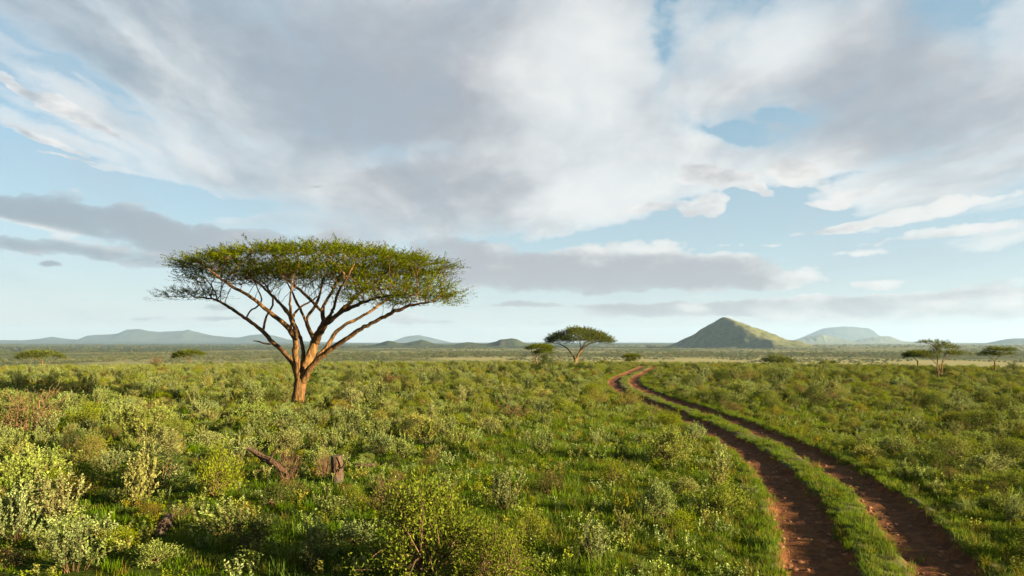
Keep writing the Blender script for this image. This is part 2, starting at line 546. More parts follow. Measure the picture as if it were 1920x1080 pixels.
mids = []
for row, a, b, c, d in TRACK_PX:
    xs = [unproject_ground(v, row) for v in (a, b, c, d)]
    mids.append([(xs[0][0] + xs[3][0]) / 2 * 0.5 + (xs[1][0] + xs[2][0]) / 2 * 0.5, xs[0][1]])
mids = np.array(mids)
# continue behind the camera's side and over the crest
first = mids[0] + (mids[0] - mids[1]) / np.linalg.norm(mids[0] - mids[1]) * 9
last = mids[-1] + np.array([6.0, 26.0])
CENTRE = resample(smooth_line(np.vstack([first, mids, last]), 2), 0.22)
tk = kdtree.KDTree(len(CENTRE))
for i, p in enumerate(CENTRE):
    tk.insert((p[0], p[1], 0), i)
tk.balance()
TAN = np.gradient(CENTRE, axis=0)
TAN /= np.linalg.norm(TAN, axis=1)[:, None]
NOR = np.stack([TAN[:, 1], -TAN[:, 0]], 1)     # to the right of the way
RUT, HALF = 0.78, 0.40                          # rut centre offset and half width


def track_offset(x, y):
    """Signed distance from the middle of the track, right positive."""
    co, i, d = tk.find((x, y, 0))
    return (x - CENTRE[i][0]) * NOR[i][0] + (y - CENTRE[i][1]) * NOR[i][1], d


def relief(x, y):
    r = math.hypot(x, y)
    k = min(1.0, 90.0 / (r + 1))
    z = 0.10 * mnoise.noise(Vector((x * 0.12, y * 0.12, 1.0))) + 0.05 * mnoise.noise(Vector((x * 0.5, y * 0.5, 4.0))) * k
    if r > 300:
        z += 1.2 * mnoise.noise(Vector((x * 0.004, y * 0.004, 9.0))) * min(1, (r - 300) / 600)
    return z


def surface_z(x, y):
    """Top of the ground or, on the track, of the track."""
    z = ground_z(x, y)
    if math.hypot(x, y) < 110:
        o, d = track_offset(x, y)
        if d < 1.83:
            co, i, _ = tk.find((x, y, 0))
            cx_, cy_ = CENTRE[i]
            z = max(z, flat_z(cx_, cy_) + 0.25 * relief(cx_, cy_) + track_profile(o, i * 0.22)[0] + 0.015)
    return z


def ground_z(x, y):
    z = flat_z(x, y)
    r = math.hypot(x, y)
    d = 99.0
    if r < 110:
        o, d = track_offset(x, y)
    w = min(1.0, max(0.0, (d - 1.2) / 1.6))
    z += relief(x, y) * (0.25 + 0.75 * w)
    if d < 2.2:
        z -= 0.20 * (1 - max(0.0, min(1.0, (d - 1.45) / 0.5)))
    return z


def build_ground():
    ang = np.concatenate([np.linspace(-48, 48, 290), np.linspace(48, 312, 80)[1:-1]])
    rr = [0.0]
    r = 0.8
    while r < 12500:
        rr.append(r)
        r *= 1.022 if r < 30 else (1.03 if r < 200 else 1.06)
    rr.append(14500)
    na, nr = len(ang), len(rr)
    v = np.zeros((nr, na, 3))
    for i, r in enumerate(rr):
        for j, a in enumerate(ang):
            x, y = r * math.sin(R(a)), r * math.cos(R(a))
            v[i, j] = (x, y, ground_z(x, y))
    i, j = np.meshgrid(np.arange(nr - 1), np.arange(na), indexing='ij')
    f = np.stack([i * na + j, (i + 1) * na + j, (i + 1) * na + (j + 1) % na, i * na + (j + 1) % na], -1).reshape(-1, 4)
    g = Geo()
    g.add(v.reshape(-1, 3), f[:, ::-1])
    return g


def ground_material():
    m, t = material('ground')
    geo = node(t, 'ShaderNodeNewGeometry')
    pos = Sock(geo.outputs['Position'])
    sp = node(t, 'ShaderNodeSeparateXYZ')
    put(t, sp.inputs[0], pos)
    x, y, z = (Sock(o) for o in sp.outputs)
    r = Sock.math('SQRT', x * x + y * y)
    near = fbm(pos, 1.3, 8, 0.65)
    fine_ = fbm(pos, 14.0, 6, 0.7)
    soil = mixc(smooth(fine_, 0.35, 0.7), (0.021, 0.011, 0.005), (0.059, 0.030, 0.011))
    green = mixc(smooth(fine_, 0.3, 0.7), (0.011, 0.018, 0.003), (0.035, 0.046, 0.007))
    c_near = mixc(smooth(near, 0.54, 0.72), green, soil)
    # the plain: pale grass, scrub, darker woodland in broad drifts
    mid = fbm(pos, 0.0035, 6, 0.6)
    patch = fbm(pos, 0.03, 6, 0.7)
    grass = mixc(smooth(patch, 0.35, 0.65), (0.094, 0.092, 0.035), (0.148, 0.136, 0.068))
    scrub = mixc(smooth(patch, 0.35, 0.65), (0.026, 0.037, 0.013), (0.074, 0.077, 0.030))
    c_far = mixc(smooth(mid, 0.42, 0.58), scrub, grass)
    wood = smooth(r - x * 1.6 + (fbm(pos, 0.0012, 4, 0.6) - 0.5) * 2600.0, 2500.0, 4100.0)
    c_far = mixc(wood, c_far, mixc(smooth(patch, 0.3, 0.7), (0.018, 0.026, 0.011), (0.041, 0.049, 0.020)))
    band = smooth(r, 640.0, 760.0) * (1.0 - smooth(r, 980.0, 1200.0)) * smooth(x + (mid - 0.5) * 900.0, -330.0, 40.0)
    c_far = mixc(band * 0.85, c_far, (0.177, 0.159, 0.071))
    col = mixc(smooth(r, 110.0, 330.0), c_near, c_far)
    d = node(t, 'ShaderNodeBsdfDiffuse')
    put(t, d.inputs['Color'], col)
    b = node(t, 'ShaderNodeBump')
    b.inputs['Strength'].default_value = 0.6
    b.inputs['Distance'].default_value = 0.04
    put(t, b.inputs['Height'], fine_)
    t.links.new(b.outputs[0], d.inputs['Normal'])
    out_surface(t, d.outputs[0])
    return m


def track_material():
    m, t = material('red_earth')
    geo = node(t, 'ShaderNodeNewGeometry')
    pos = Sock(geo.outputs['Position'])
    uv = node(t, 'ShaderNodeUVMap', uv_map='along')
    su = node(t, 'ShaderNodeSeparateXYZ')
    t.links.new(uv.outputs[0], su.inputs[0])
    across = Sock(su.outputs[0])
    along = Sock(su.outputs[1])
    n1 = fbm(pos, 5.0, 8, 0.68)
    n2 = fbm(pos, 34.0, 6, 0.7)
    lines = fbm(xyz(across * 16.0, along * 0.7, 0.0), 1.0, 5, 0.6)
    earth = mixc(smooth(n1 * 0.6 + n2 * 0.4, 0.34, 0.66), (0.028, 0.010, 0.003), (0.125, 0.045, 0.012))
    earth = mixc(smooth(lines, 0.5, 0.75) * 0.5, earth, (0.040, 0.015, 0.006))
    grassy = smooth(across + (n1 - 0.5) * 0.35, 0.62, 0.9)
    col = mixc(grassy, earth, mixc(smooth(n2, 0.35, 0.65), (0.030, 0.036, 0.008), (0.080, 0.070, 0.018)))
    p = node(t, 'ShaderNodeBsdfPrincipled')
    put(t, p.inputs['Base Color'], col)
    p.inputs['Roughness'].default_value = 0.95
    p.inputs['Specular IOR Level'].default_value = 0.1
    b = node(t, 'ShaderNodeBump')
    b.inputs['Strength'].default_value = 0.9
    b.inputs['Distance'].default_value = 0.05
    put(t, b.inputs['Height'], n1 * 0.7 + n2 * 0.5 + lines * 0.5)
    t.links.new(b.outputs[0], p.inputs['Normal'])
    out_surface(t, p.outputs[0])
    return m


def track_profile(o, s):
    """Height across the track: two worn ruts, a grassy middle, banks at the sides."""
    w = 0.15 * mnoise.noise(Vector((s * 0.35, o * 0.8, 3.0))) + 0.09 * mnoise.noise(Vector((s * 1.6, o * 1.5, 5.0)))
    e = abs(abs(o) - RUT) + w
    rut = 1.0 - min(1.0, max(0.0, (e - 0.34) / 0.22))
    rut = rut * rut * (3 - 2 * rut)
    z = 0.03 * (1 - rut) - (0.13 - 0.06 * min(1.0, s / 60.0)) * rut
    z += 0.032 * mnoise.noise(Vector((o * 2.6, s * 2.0, 7.0))) + 0.022 * mnoise.noise(Vector((o * 7, s * 7, 2.0)))
    if abs(o) > 1.3:
        z -= (abs(o) - 1.3) * 0.25
    return z, rut


def build_track():
    n = len(CENTRE)
    off = np.linspace(-1.85, 1.85, 54)
    k = len(off)
    v = np.zeros((n, k, 3))
    grassy = np.zeros((n, k))
    for i in range(n):
        s = i * 0.22
        cx_, cy_ = CENTRE[i]
        base = flat_z(cx_, cy_) + 0.25 * relief(cx_, cy_)
        for j, o in enumerate(off):
            z, rut = track_profile(o, s)
            v[i, j] = (cx_ + NOR[i][0] * o, cy_ + NOR[i][1] * o, base + z + 0.02)
            grassy[i, j] = 1 - rut
    i, j = np.meshgrid(np.arange(n - 1), np.arange(k - 1), indexing='ij')
    f = np.stack([i * k + j, i * k + j + 1, (i + 1) * k + j + 1, (i + 1) * k + j], -1).reshape(-1, 4)
    g = Geo()
    g.add(v.reshape(-1, 3), f)
    me = g.mesh('dirt_track', track_material(), [0])
    uv = me.uv_layers.new(name='along')
    vi = np.zeros(len(me.loops), np.int32)
    me.loops.foreach_get('vertex_index', vi)
    a = np.stack([grassy.ravel()[vi], (vi // k) * 0.22], 1)
    uv.data.foreach_set('uv', a.astype(np.float32).ravel())
    return me


gr = link('ground', build_ground().mesh('ground', ground_material(), [0]))
gr['kind'] = 'structure'
tr_ = link('dirt_track', build_track())
tr_['kind'] = 'structure'


# ------------------------------------------------------------------ hills and far mountains
def hill_material(name, pale_tone, shade, rock, scale):
    m, t = material(name)
    geo = node(t, 'ShaderNodeNewGeometry')
    pos = Sock(geo.outputs['Position'])
    n1 = fbm(pos, scale, 9, 0.7)
    n2 = fbm(pos, scale * 0.16, 5, 0.6)
    col = mixc(smooth(n1, 0.40, 0.60), shade, pale_tone)  # a paler and a darker cover tone, mottled by noise alone
    col = mixc(smooth(n2, 0.52, 0.72) * 0.7, col, rock)
    d = node(t, 'ShaderNodeBsdfDiffuse')
    put(t, d.inputs['Color'], col)
    b = node(t, 'ShaderNodeBump')
    b.inputs['Strength'].default_value = 0.35
    b.inputs['Distance'].default_value = 0.2 / scale
    put(t, b.inputs['Height'], n1)
    t.links.new(b.outputs[0], d.inputs['Normal'])
    out_surface(t, d.outputs[0])
    return m


def ridge(name, D, prof, mat, base=None, depth=2.2, seed=0, rough=0.10, nx=150, ny=40):
    """A range whose skyline passes through the photo's points, rounded in depth and gullied."""
    px = np.array([p[0] for p in prof], float)
    py = np.array([p[1] for p in prof], float)
    base = PLAIN - 12 if base is None else base
    xs = np.linspace(px[0], px[-1], nx)
    hs = CAMH + (HY - np.interp(xs, px, py)) / F * D - base
    H = hs.max()
    W = H * depth
    v = np.zeros((ny, nx, 3))
    for j in range(ny):
        q = -1 + 2 * j / (ny - 1)
        for i in range(nx):
            X = (xs[i] - CX) / F * D
            wob = 0.25 * mnoise.noise(Vector((X / H * 0.5, seed, 0.3)))
            q2 = q - wob * (1 - abs(q))
            sh = max(0.0, 1 - abs(q2) ** 1.25)
            gul = mnoise.fractal(Vector((X / H * 1.1, q * 1.2, seed + 2.0)), 0.9, 2.1, 5) * rough * (0.15 + 1.0 * min(1, abs(q) * 2.2)) * sh
            z = hs[i] * (sh + gul)
            yy = D + q * W
            v[j, i] = (X * (yy / D) ** 0.5, yy, base + z)
    i, j = np.meshgrid(np.arange(ny - 1), np.arange(nx - 1), indexing='ij')
    f = np.stack([i * nx + j, i * nx + j + 1, (i + 1) * nx + j + 1, (i + 1) * nx + j], -1).reshape(-1, 4)
    g = Geo()
    g.add(v.reshape(-1, 3), f)
    o = link(name, g.mesh(name, mat, [0]))
    o['kind'] = 'structure'
    return o


m_hill = hill_material('hill_scrub', (0.077, 0.079, 0.037), (0.043, 0.050, 0.018), (0.091, 0.074, 0.035), 0.06)
m_dark_shaded = hill_material('dark_shaded_scrub', (0.035, 0.041, 0.020), (0.018, 0.025, 0.013), (0.043, 0.041, 0.023), 0.05)  # darker copy of the hill scrub, with hillside shade put into its colour
m_far = hill_material('far_slope', (0.035, 0.043, 0.025), (0.018, 0.025, 0.017), (0.045, 0.043, 0.033), 0.010)


def pointed_hill():
    D = 2500.0
    n = 190
    X0 = (1357 - CX) / F * D
    H = (HY - 588.0) / F * D + CAMH - PLAIN
    ext_l, ext_r, dep = 620.0, 620.0, 560.0
    xs = np.linspace(X0 - ext_l, X0 + ext_r, n)
    ys = np.linspace(D - dep, D + dep, n)
    # facets: direction of descent and steepness
    fac = [(-0.70, -0.71, 0.90), (0.80, -0.60, 0.47), (0.86, 0.50, 0.46), (-0.90, 0.43, 0.70)]
    v = np.zeros((n, n, 3))
    for j, y in enumerate(ys):
        for i, x in enumerate(xs):
            p, q = x - X0, y - D
            nz = mnoise.fractal(Vector((p * 0.010, q * 0.010, 3.3)), 0.9, 2.1, 6)
            dz = [s * (a * p + b * q) for a, b, s in fac]
            k = 5.0
            m_ = max(dz)
            drop = m_ + k * math.log(sum(math.exp((d - m_) / k) for d in dz)) - k * 1.25
            drop *= 1 + 0.10 * nz
            drop += 6.5 * mnoise.fractal(Vector((p * 0.022, q * 0.022, 8.1)), 0.9, 2.1, 5) * min(1, max(0, drop) / 35)
            h = H - drop
            # concave foot
            s = 16.0
            h = s * math.log1p(math.exp(max(-30, min(30, (h - 10) / s))))
            rr_ = math.hypot(p / ext_l, q / dep)
            h *= max(0.0, 1 - max(0.0, (rr_ - 0.6) / 0.4) ** 2)
            v[j, i] = (x, y, PLAIN - 2.5 + h)
    i, j = np.meshgrid(np.arange(n - 1), np.arange(n - 1), indexing='ij')
    f = np.stack([i * n + j, i * n + j + 1, (i + 1) * n + j + 1, (i + 1) * n + j], -1).reshape(-1, 4)
    g = Geo()
    g.add(v.reshape(-1, 3), f)
    o = link('hill', g.mesh('hill', m_hill, [0]))
    o['kind'] = 'structure'


pointed_hill()
ridge('mountain', 10500, [(20, 641), (75, 635), (95, 631), (120, 634.5), (146, 637), (160, 629.5), (220, 625), (228, 621), (238, 617.5), (262, 617), (280, 620.5), (300, 622), (330, 621), (345, 620), (355, 617.5), (365, 621.5),
                          (400, 629), (425, 631.5), (447, 633), (467, 628.5), (493, 626), (515, 629.5), (545, 637), (585, 641), (620, 643)], m_far, seed=1, depth=2.6)
ridge('mountain', 12500, [(725, 644), (747, 636), (757, 632), (772, 629), (785, 628.5), (805, 632), (820, 636), (846, 642), (860, 645)], m_far, seed=2, depth=2.4)
ridge('hill', 2700, [(640, 656), (690, 648), (703, 646), (718, 640.5), (727, 638.5), (737, 640), (747, 643), (760, 643), (775, 640), (790, 636.5), (800, 639.5), (813, 643.5), (830, 646), (850, 647), (860, 644), (875, 641.5), (887, 641.5),
                     (897, 644), (912, 645), (920, 642), (930, 640), (937, 636.5), (948, 636), (959, 634), (968, 635.5), (978, 640), (988, 644), (1010, 648), (1060, 656)], m_dark_shaded, seed=3, depth=3.0, rough=0.14)
ridge('hill', 2550, [(500, 655), (600, 649), (720, 648), (900, 648.5), (985, 648), (1060, 647), (1130, 649.5), (1200, 650), (1262, 650), (1330, 655)], m_dark_shaded, seed=4, depth=4.0, rough=0.05)  # skirt of the pointed hill, its shade painted in by the dark material
ridge('hill', 7600, [(640, 645), (720, 643.5), (900, 643.5), (985, 642), (1060, 642.5), (1120, 643.5), (1200, 645), (1290, 649)], m_far, seed=14, depth=3.0, rough=0.05)
ridge('mountain', 11500, [(1185, 649), (1200, 645), (1215, 643), (1245, 642.5), (1252, 643.5), (1262, 647), (1270, 650)], m_far, seed=5)
ridge('mountain', 12500, [(1475, 643), (1500, 634), (1520, 626), (1532, 620), (1545, 616), (1560, 613.5), (1580, 611.8), (1600, 612.5), (1618, 614), (1630, 615.5), (1637, 619), (1643, 626), (1655, 632), (1690, 641), (1700, 645)], m_far, seed=6)
ridge('hill', 8500, [(1470, 646), (1490, 637), (1510, 632), (1528, 629), (1541, 627), (1552, 630), (1566, 632), (1590, 638), (1612, 643), (1640, 647)], m_hill, seed=7, rough=0.2)
ridge('hill', 9500, [(1590, 645), (1610, 637), (1632, 632.5), (1650, 631), (1668, 630), (1678, 633.5), (1690, 639), (1700, 640.5), (1715, 641), (1740, 645)], m_hill, seed=8, rough=0.2)
ridge('hill', 6500, [(1700, 648), (1790, 645), (1850, 643.5), (1866, 640), (1885, 636), (1900, 634.5), (1935, 634), (1990, 637), (2080, 646)], m_far, seed=9, depth=3.0)
ridge('hill', 9000, [(-260, 640), (-120, 636), (0, 637.5), (90, 638.5), (200, 640), (420, 641), (640, 641.5), (700, 645)], m_far, seed=10, depth=3.0, rough=0.04)

# ------------------------------------------------------------------ air
hz = Geo()
hv_ = np.array([(x, y, z) for z in (-60, 310) for y in (-16000, 16000) for x in (-20000, 20000)], float)
hz.add(hv_, [(0, 2, 3, 1), (4, 5, 7, 6), (0, 1, 5, 4), (2, 6, 7, 3), (0, 4, 6, 2), (1, 3, 7, 5)])
m_, t_ = material('haze')
pv = node(t_, 'ShaderNodeVolumePrincipled')
pv.inputs['Color'].default_value = (0.28, 0.41, 0.58, 1)
pv.inputs['Density'].default_value = 5.6e-5
pv.inputs['Anisotropy'].default_value = 0.12
ho = node(t_, 'ShaderNodeOutputMaterial')
t_.links.new(pv.outputs[0], ho.inputs['Volume'])
haze = link('haze', hz.mesh('haze', m_))
haze['kind'] = 'stuff'

# ------------------------------------------------------------------ flat-topped thorn trees
def at(px, py, D, dy=0.0):
    """A point that the photo shows at (px, py), dy metres behind the plane at distance D."""
    Y = D + dy
    return np.array([(px - CX) / F * Y, Y, CAMH - (py - HY) / F * Y])


def grow(nodes, parent, attr_pts, step, kill, iters, r, reach=1e9, up=0.06):
    """Space colonisation: branches creep from the given skeleton towards points of the crown."""
    P = [np.asarray(p, float) for p in nodes]
    par = list(parent)
    A = np.asarray(attr_pts, float)
    alive = np.ones(len(A), bool)
    arr = np.array(P)
    d2 = ((A[:, None] - arr[None]) ** 2).sum(-1)
    near = d2.argmin(1)
    nd = d2.min(1)
    for _ in range(iters):
        act = alive & (nd < reach * reach)
        if not act.any():
            break
        new = []
        for n in np.unique(near[act]):
            v = A[act & (near == n)] - P[n]
            v = v / (np.linalg.norm(v, axis=1)[:, None] + 1e-9)
            d = v.sum(0)
            d = d / (np.linalg.norm(d) + 1e-9) + r.normal(size=3) * 0.22 + np.array([0, 0, up])
            d /= np.linalg.norm(d)
            new.append((n, P[n] + d * step))
        s0 = len(P)
        for n, p in new:
            P.append(p)
            par.append(int(n))
        q = np.array([p for _, p in new])
        dd = ((A[:, None] - q[None]) ** 2).sum(-1)
        m = dd.min(1)
        better = m < nd
        near[better] = s0 + dd.argmin(1)[better]
        nd = np.minimum(nd, m)
        alive &= nd > kill * kill
    return np.array(P), np.array(par)


def radii(P, par, r_tip, r_base, given):
    n = len(P)
    kids = [[] for _ in range(n)]
    for i, p in enumerate(par):
        if p >= 0:
            kids[p].append(i)
    order, stack = [], [i for i in range(n) if par[i] < 0]
    while stack:
        i = stack.pop()
        order.append(i)
        stack += kids[i]
    tips = np.zeros(n)
    for i in reversed(order):
        tips[i] = max(1.0, sum(tips[c] for c in kids[i])) if kids[i] else 1.0
    e = math.log(max(tips.max(), 3)) / math.log(r_base / r_tip)
    rad = r_tip * tips ** (1.0 / e)
    for i, g in given.items():
        rad[i] = max(min(rad[i], g * 1.25), g * 0.8)
    return rad, kids


def branch_meshes(P, par, rad, kids, split):
    """Chains of nodes as tubes: thick ones in one mesh, thin ones in the other."""
    thick, thin = Geo(), Geo()
    starts = [i for i in range(len(P)) if par[i] < 0]
    todo = [(s, None) for s in starts]
    num = 0
    while todo:
        s, frm = todo.pop()
        chain = [s]
        while kids[chain[-1]]:
            ks = sorted(kids[chain[-1]], key=lambda c: -rad[c])
            for c in ks[1:]:
                todo.append((c, chain[-1]))
            chain.append(ks[0])
        pts = [P[i] for i in chain]
        rr = [rad[i] for i in chain]
        if frm is not None:
            pts = [P[frm]] + pts
            rr = [min(rad[frm] * 0.9, rr[0] * 1.15)] + rr
        if len(pts) < 2:
            continue
        pts = np.array(pts)
        rr = np.array(rr)
        num += 1
        big = rr.max()
        i = 0
        # split one chain into its thick and thin stretch
        cut = len(rr)
        for q in range(len(rr)):
            if rr[q] < split:
                cut = q
                break
        if cut >= 2:
            e = min(len(rr), cut + 1)
            k = 12 if big > 0.15 else (8 if big > 0.05 else 5)
            tube(thick, pts[:e], rr[:e], k, 0.5, 0, 0.22 if big > 0.05 else 0.0, num)
        b = max(0, cut - 1) if cut >= 2 else 0
        if len(rr) - b >= 2:
            tube(thin, pts[b:], rr[b:], 4 if big > 0.03 else 3, 0.5, 0, cap=False)
    return thick, thin


def sprays(g, pos, out_dir, r, n_leaf, length, leaf_len, leaf_w, up_lo, up_hi, tone_base, mat=0):
    """Feathery twigs: each a fan of small blades along a short axis."""
    pos = np.asarray(pos, float)
    n = len(pos)
    o = np.asarray(out_dir, float)
    o = o + r.normal(size=(n, 3)) * np.array([0.55, 0.55, 0.0])
    o[:, 2] = 0
    o /= np.linalg.norm(o, axis=1)[:, None] + 1e-9
    tilt = r.uniform(up_lo, up_hi, n)
    ax = o * np.cos(tilt)[:, None] + np.array([0, 0, 1.0]) * np.sin(tilt)[:, None]
    L = length * r.uniform(0.6, 1.25, n)
    t = np.tile(np.linspace(0.06, 1, n_leaf), (n, 1))
    base = pos[:, None] + ax[:, None] * (L[:, None] * t)[:, :, None]
    side = np.cross(ax, np.array([0, 0, 1.0]) + 0.3 * r.normal(size=(n, 3)))
    side /= np.linalg.norm(side, axis=1)[:, None] + 1e-9
    sg = np.where(np.arange(n_leaf) % 2 == 0, 1.0, -1.0)
    d = ax[:, None] * 0.85 + side[:, None] * sg[None, :, None] * 0.75 + r.normal(size=(n, n_leaf, 3)) * 0.28
    tone = np.clip(tone_base + r.normal(size=(n, 1)) * 0.18 + r.normal(size=(n, n_leaf)) * 0.15, 0, 1)
    roll = np.broadcast_to(np.array([0, 0, 1.0]), (n * n_leaf, 3))
    leaves(g, base.reshape(-1, 3), d.reshape(-1, 3), (leaf_len * r.uniform(0.6, 1.3, (n, n_leaf))).ravel(), leaf_w, tone.ravel(), mat, roll, r)


def thorn_tree(name, label, cat, D, limbs, patches, seed, r_base, group=None, step=0.28, kill=0.42, n_attr=500, spray_n=2200, spray_len=0.5,
               leaf=(0.10, 0.03), n_leaf=14, r_tip=0.006, split=0.03, dead=None, up=(0.1, 1.1), leaf_mat='acacia_leaf', extra_down=0.15, bare=()):
    """limbs: lists of (column, row, depth, radius), the first being the trunk, others starting from the nearest earlier point.
    patches: crown discs (column, row of the top, half width px, thickness px, depth offset, depth half size m, rim drop px, weight)."""
    r = np.random.default_rng(seed)
    nodes, par, given = [], [], {}
    for li, l in enumerate(limbs):
        pts = np.array([np.append(at(q[0], q[1], D, q[2]), q[3]) for q in l])
        pts = resample(smooth_line(pts, 2), step * 0.8)
        if li:
            pts[1:-1, :3] += r.normal(size=(len(pts) - 2, 3)) * step * 0.07
        prev = -1
        if li:
            d = np.linalg.norm(np.array(nodes) - pts[0, :3], axis=1)
            prev = int(d.argmin())
        for q in pts:
            nodes.append(q[:3])
            par.append(prev)
            prev = len(nodes) - 1
            given[prev] = q[3]
    m = D / F
    W = np.array([p[7] for p in patches], float)
    W /= W.sum()

    def sample(n, lo, hi):
        pts, outd, ed = [], [], []
        for _ in range(n):
            p = patches[r.choice(len(patches), p=W)]
            while True:
                rho = math.sqrt(r.uniform()) if r.uniform() < 0.75 else r.uniform(0.7, 1.04)
                th = r.uniform(0, 2 * math.pi)
                cxx, cyy = rho * math.cos(th), rho * math.sin(th)
                wob = 1 + 0.18 * mnoise.noise(Vector((math.cos(th) * 1.8 + seed, math.sin(th) * 1.8, p[0] * 0.01)))
                # holes and clumps
                X = cxx * p[2] * m * wob
                Yd = cyy * p[5] * wob
                if mnoise.noise(Vector((X / (2.2 * p[2] * m / 6) + seed, Yd / (2.2 * p[2] * m / 6), 1.7))) > -0.38 + 0.25 * r.uniform():
                    break
            c = at(p[0], p[1], D, p[4])
            bumps = 0.35 * p[3] * m * mnoise.noise(Vector((X * 1.1 / (m * 40) + seed, Yd * 1.1 / (m * 40), 5.0)))
            z = c[2] - p[6] * m * rho ** 2.2 - p[3] * m * r.uniform(lo, hi) + bumps
            pts.append((c[0] + X, c[1] + Yd, z))
            outd.append((cxx * p[2] * m, cyy * p[5], 0))
            ed.append(rho)
        return np.array(pts), np.array(outd), np.array(ed)

    A, _, _ = sample(n_attr, 0.15, 0.9)
    for q in bare:      # twigs without leaves under the crown
        rho, th = np.sqrt(r.uniform(size=q[6])), r.uniform(0, 2 * np.pi, q[6])
        c = at(q[0], q[1], D, q[4])
        A = np.vstack([A, np.stack([c[0] + rho * np.cos(th) * q[2] * m, c[1] + rho * np.sin(th) * q[5], c[2] - r.uniform(0, 1, q[6]) * q[3] * m], 1)])
    P, pr = grow(nodes, par, A, step, kill, 70, r)
    rad, kids = radii(P, pr, r_tip, r_base, given)
    thick, thin = branch_meshes(P, pr, rad, kids, split)
    if D > 50:      # far enough to read as one piece of wood
        thick.v += thin.v
        thick.f += [f + thick.n for f in thin.f]
        thick.n += thin.n
        thick.tone += thin.tone
        thick.mat += thin.mat
        thin = Geo()
    base = at(limbs[0][0][0], limbs[0][0][1], D)
    off = -base
    for g in (thick, thin):
        g.v = [v + off for v in g.v]
    root = thing(name, label, cat, tuple(base), group)
    link('trunk', thick.mesh('trunk', M['bark'], [0]), root)
    if thin.n:
        link('crown_branches', thin.mesh('crown_branches', M['bark'], [0]), root)
    S, O, E = sample(spray_n, 0.0, 1.0)
    # gather part of the leaves on real twig ends
    tips = np.array([i for i in range(len(P)) if not kids[i] and i >= len(nodes)])
    if len(tips):
        tp = P[tips]
        rep = np.repeat(tp, max(1, spray_n // (3 * len(tips)) + 1), 0)
        rep = rep + r.normal(size=rep.shape) * step * np.array([0.7, 0.7, 0.35])
        ctr = np.array([at(patches[0][0], patches[0][1], D, patches[0][4])[:2]])
        od = np.concatenate([rep[:, :2] - ctr, np.zeros((len(rep), 1))], 1)
        S = np.vstack([S, rep])
        O = np.vstack([O, od])
        E = np.concatenate([E, np.full(len(rep), 0.6)])
    g = Geo()
    O = O / (np.linalg.norm(O, axis=1)[:, None] + 1e-9) * np.clip(E, 0.15, 1)[:, None]
    O = O + r.normal(size=O.shape) * 0.35 * np.array([1, 1, 0])
    k = E > 0.82
    sprays(g, S[~k] + off, O[~k], r, n_leaf, spray_len, leaf[0], leaf[1], up[0], up[1], 0.5)
    sprays(g, S[k] + off, O[k], r, n_leaf, spray_len * 1.6, leaf[0], leaf[1], -extra_down, 0.35, 0.5)
    link('crown', g.mesh('crown', M[leaf_mat]), root)
    if dead:
        dg = Geo()
        for l in dead:
            pts = np.array([np.append(at(q[0], q[1], D, q[2]), q[3]) for q in l])
            pts = resample(smooth_line(pts, 1), 0.12)
            tube(dg, pts[:, :3] + off, pts[:, 3], 6, 0.5, 0, 0.2, 3)
        db = link('dead_branch', dg.mesh('dead_branch', M['deadwood'], [0]), root)
        db['label'] = 'pale broken bare branch stub low on the trunk'
    return root


def zm(rows):
    """Rows measured in a threefold enlargement of the photo whose corner lies at (280, 420)."""
    return [(a / 3 + 280, b / 3 + 420, d, r) for a, b, d, r in rows]


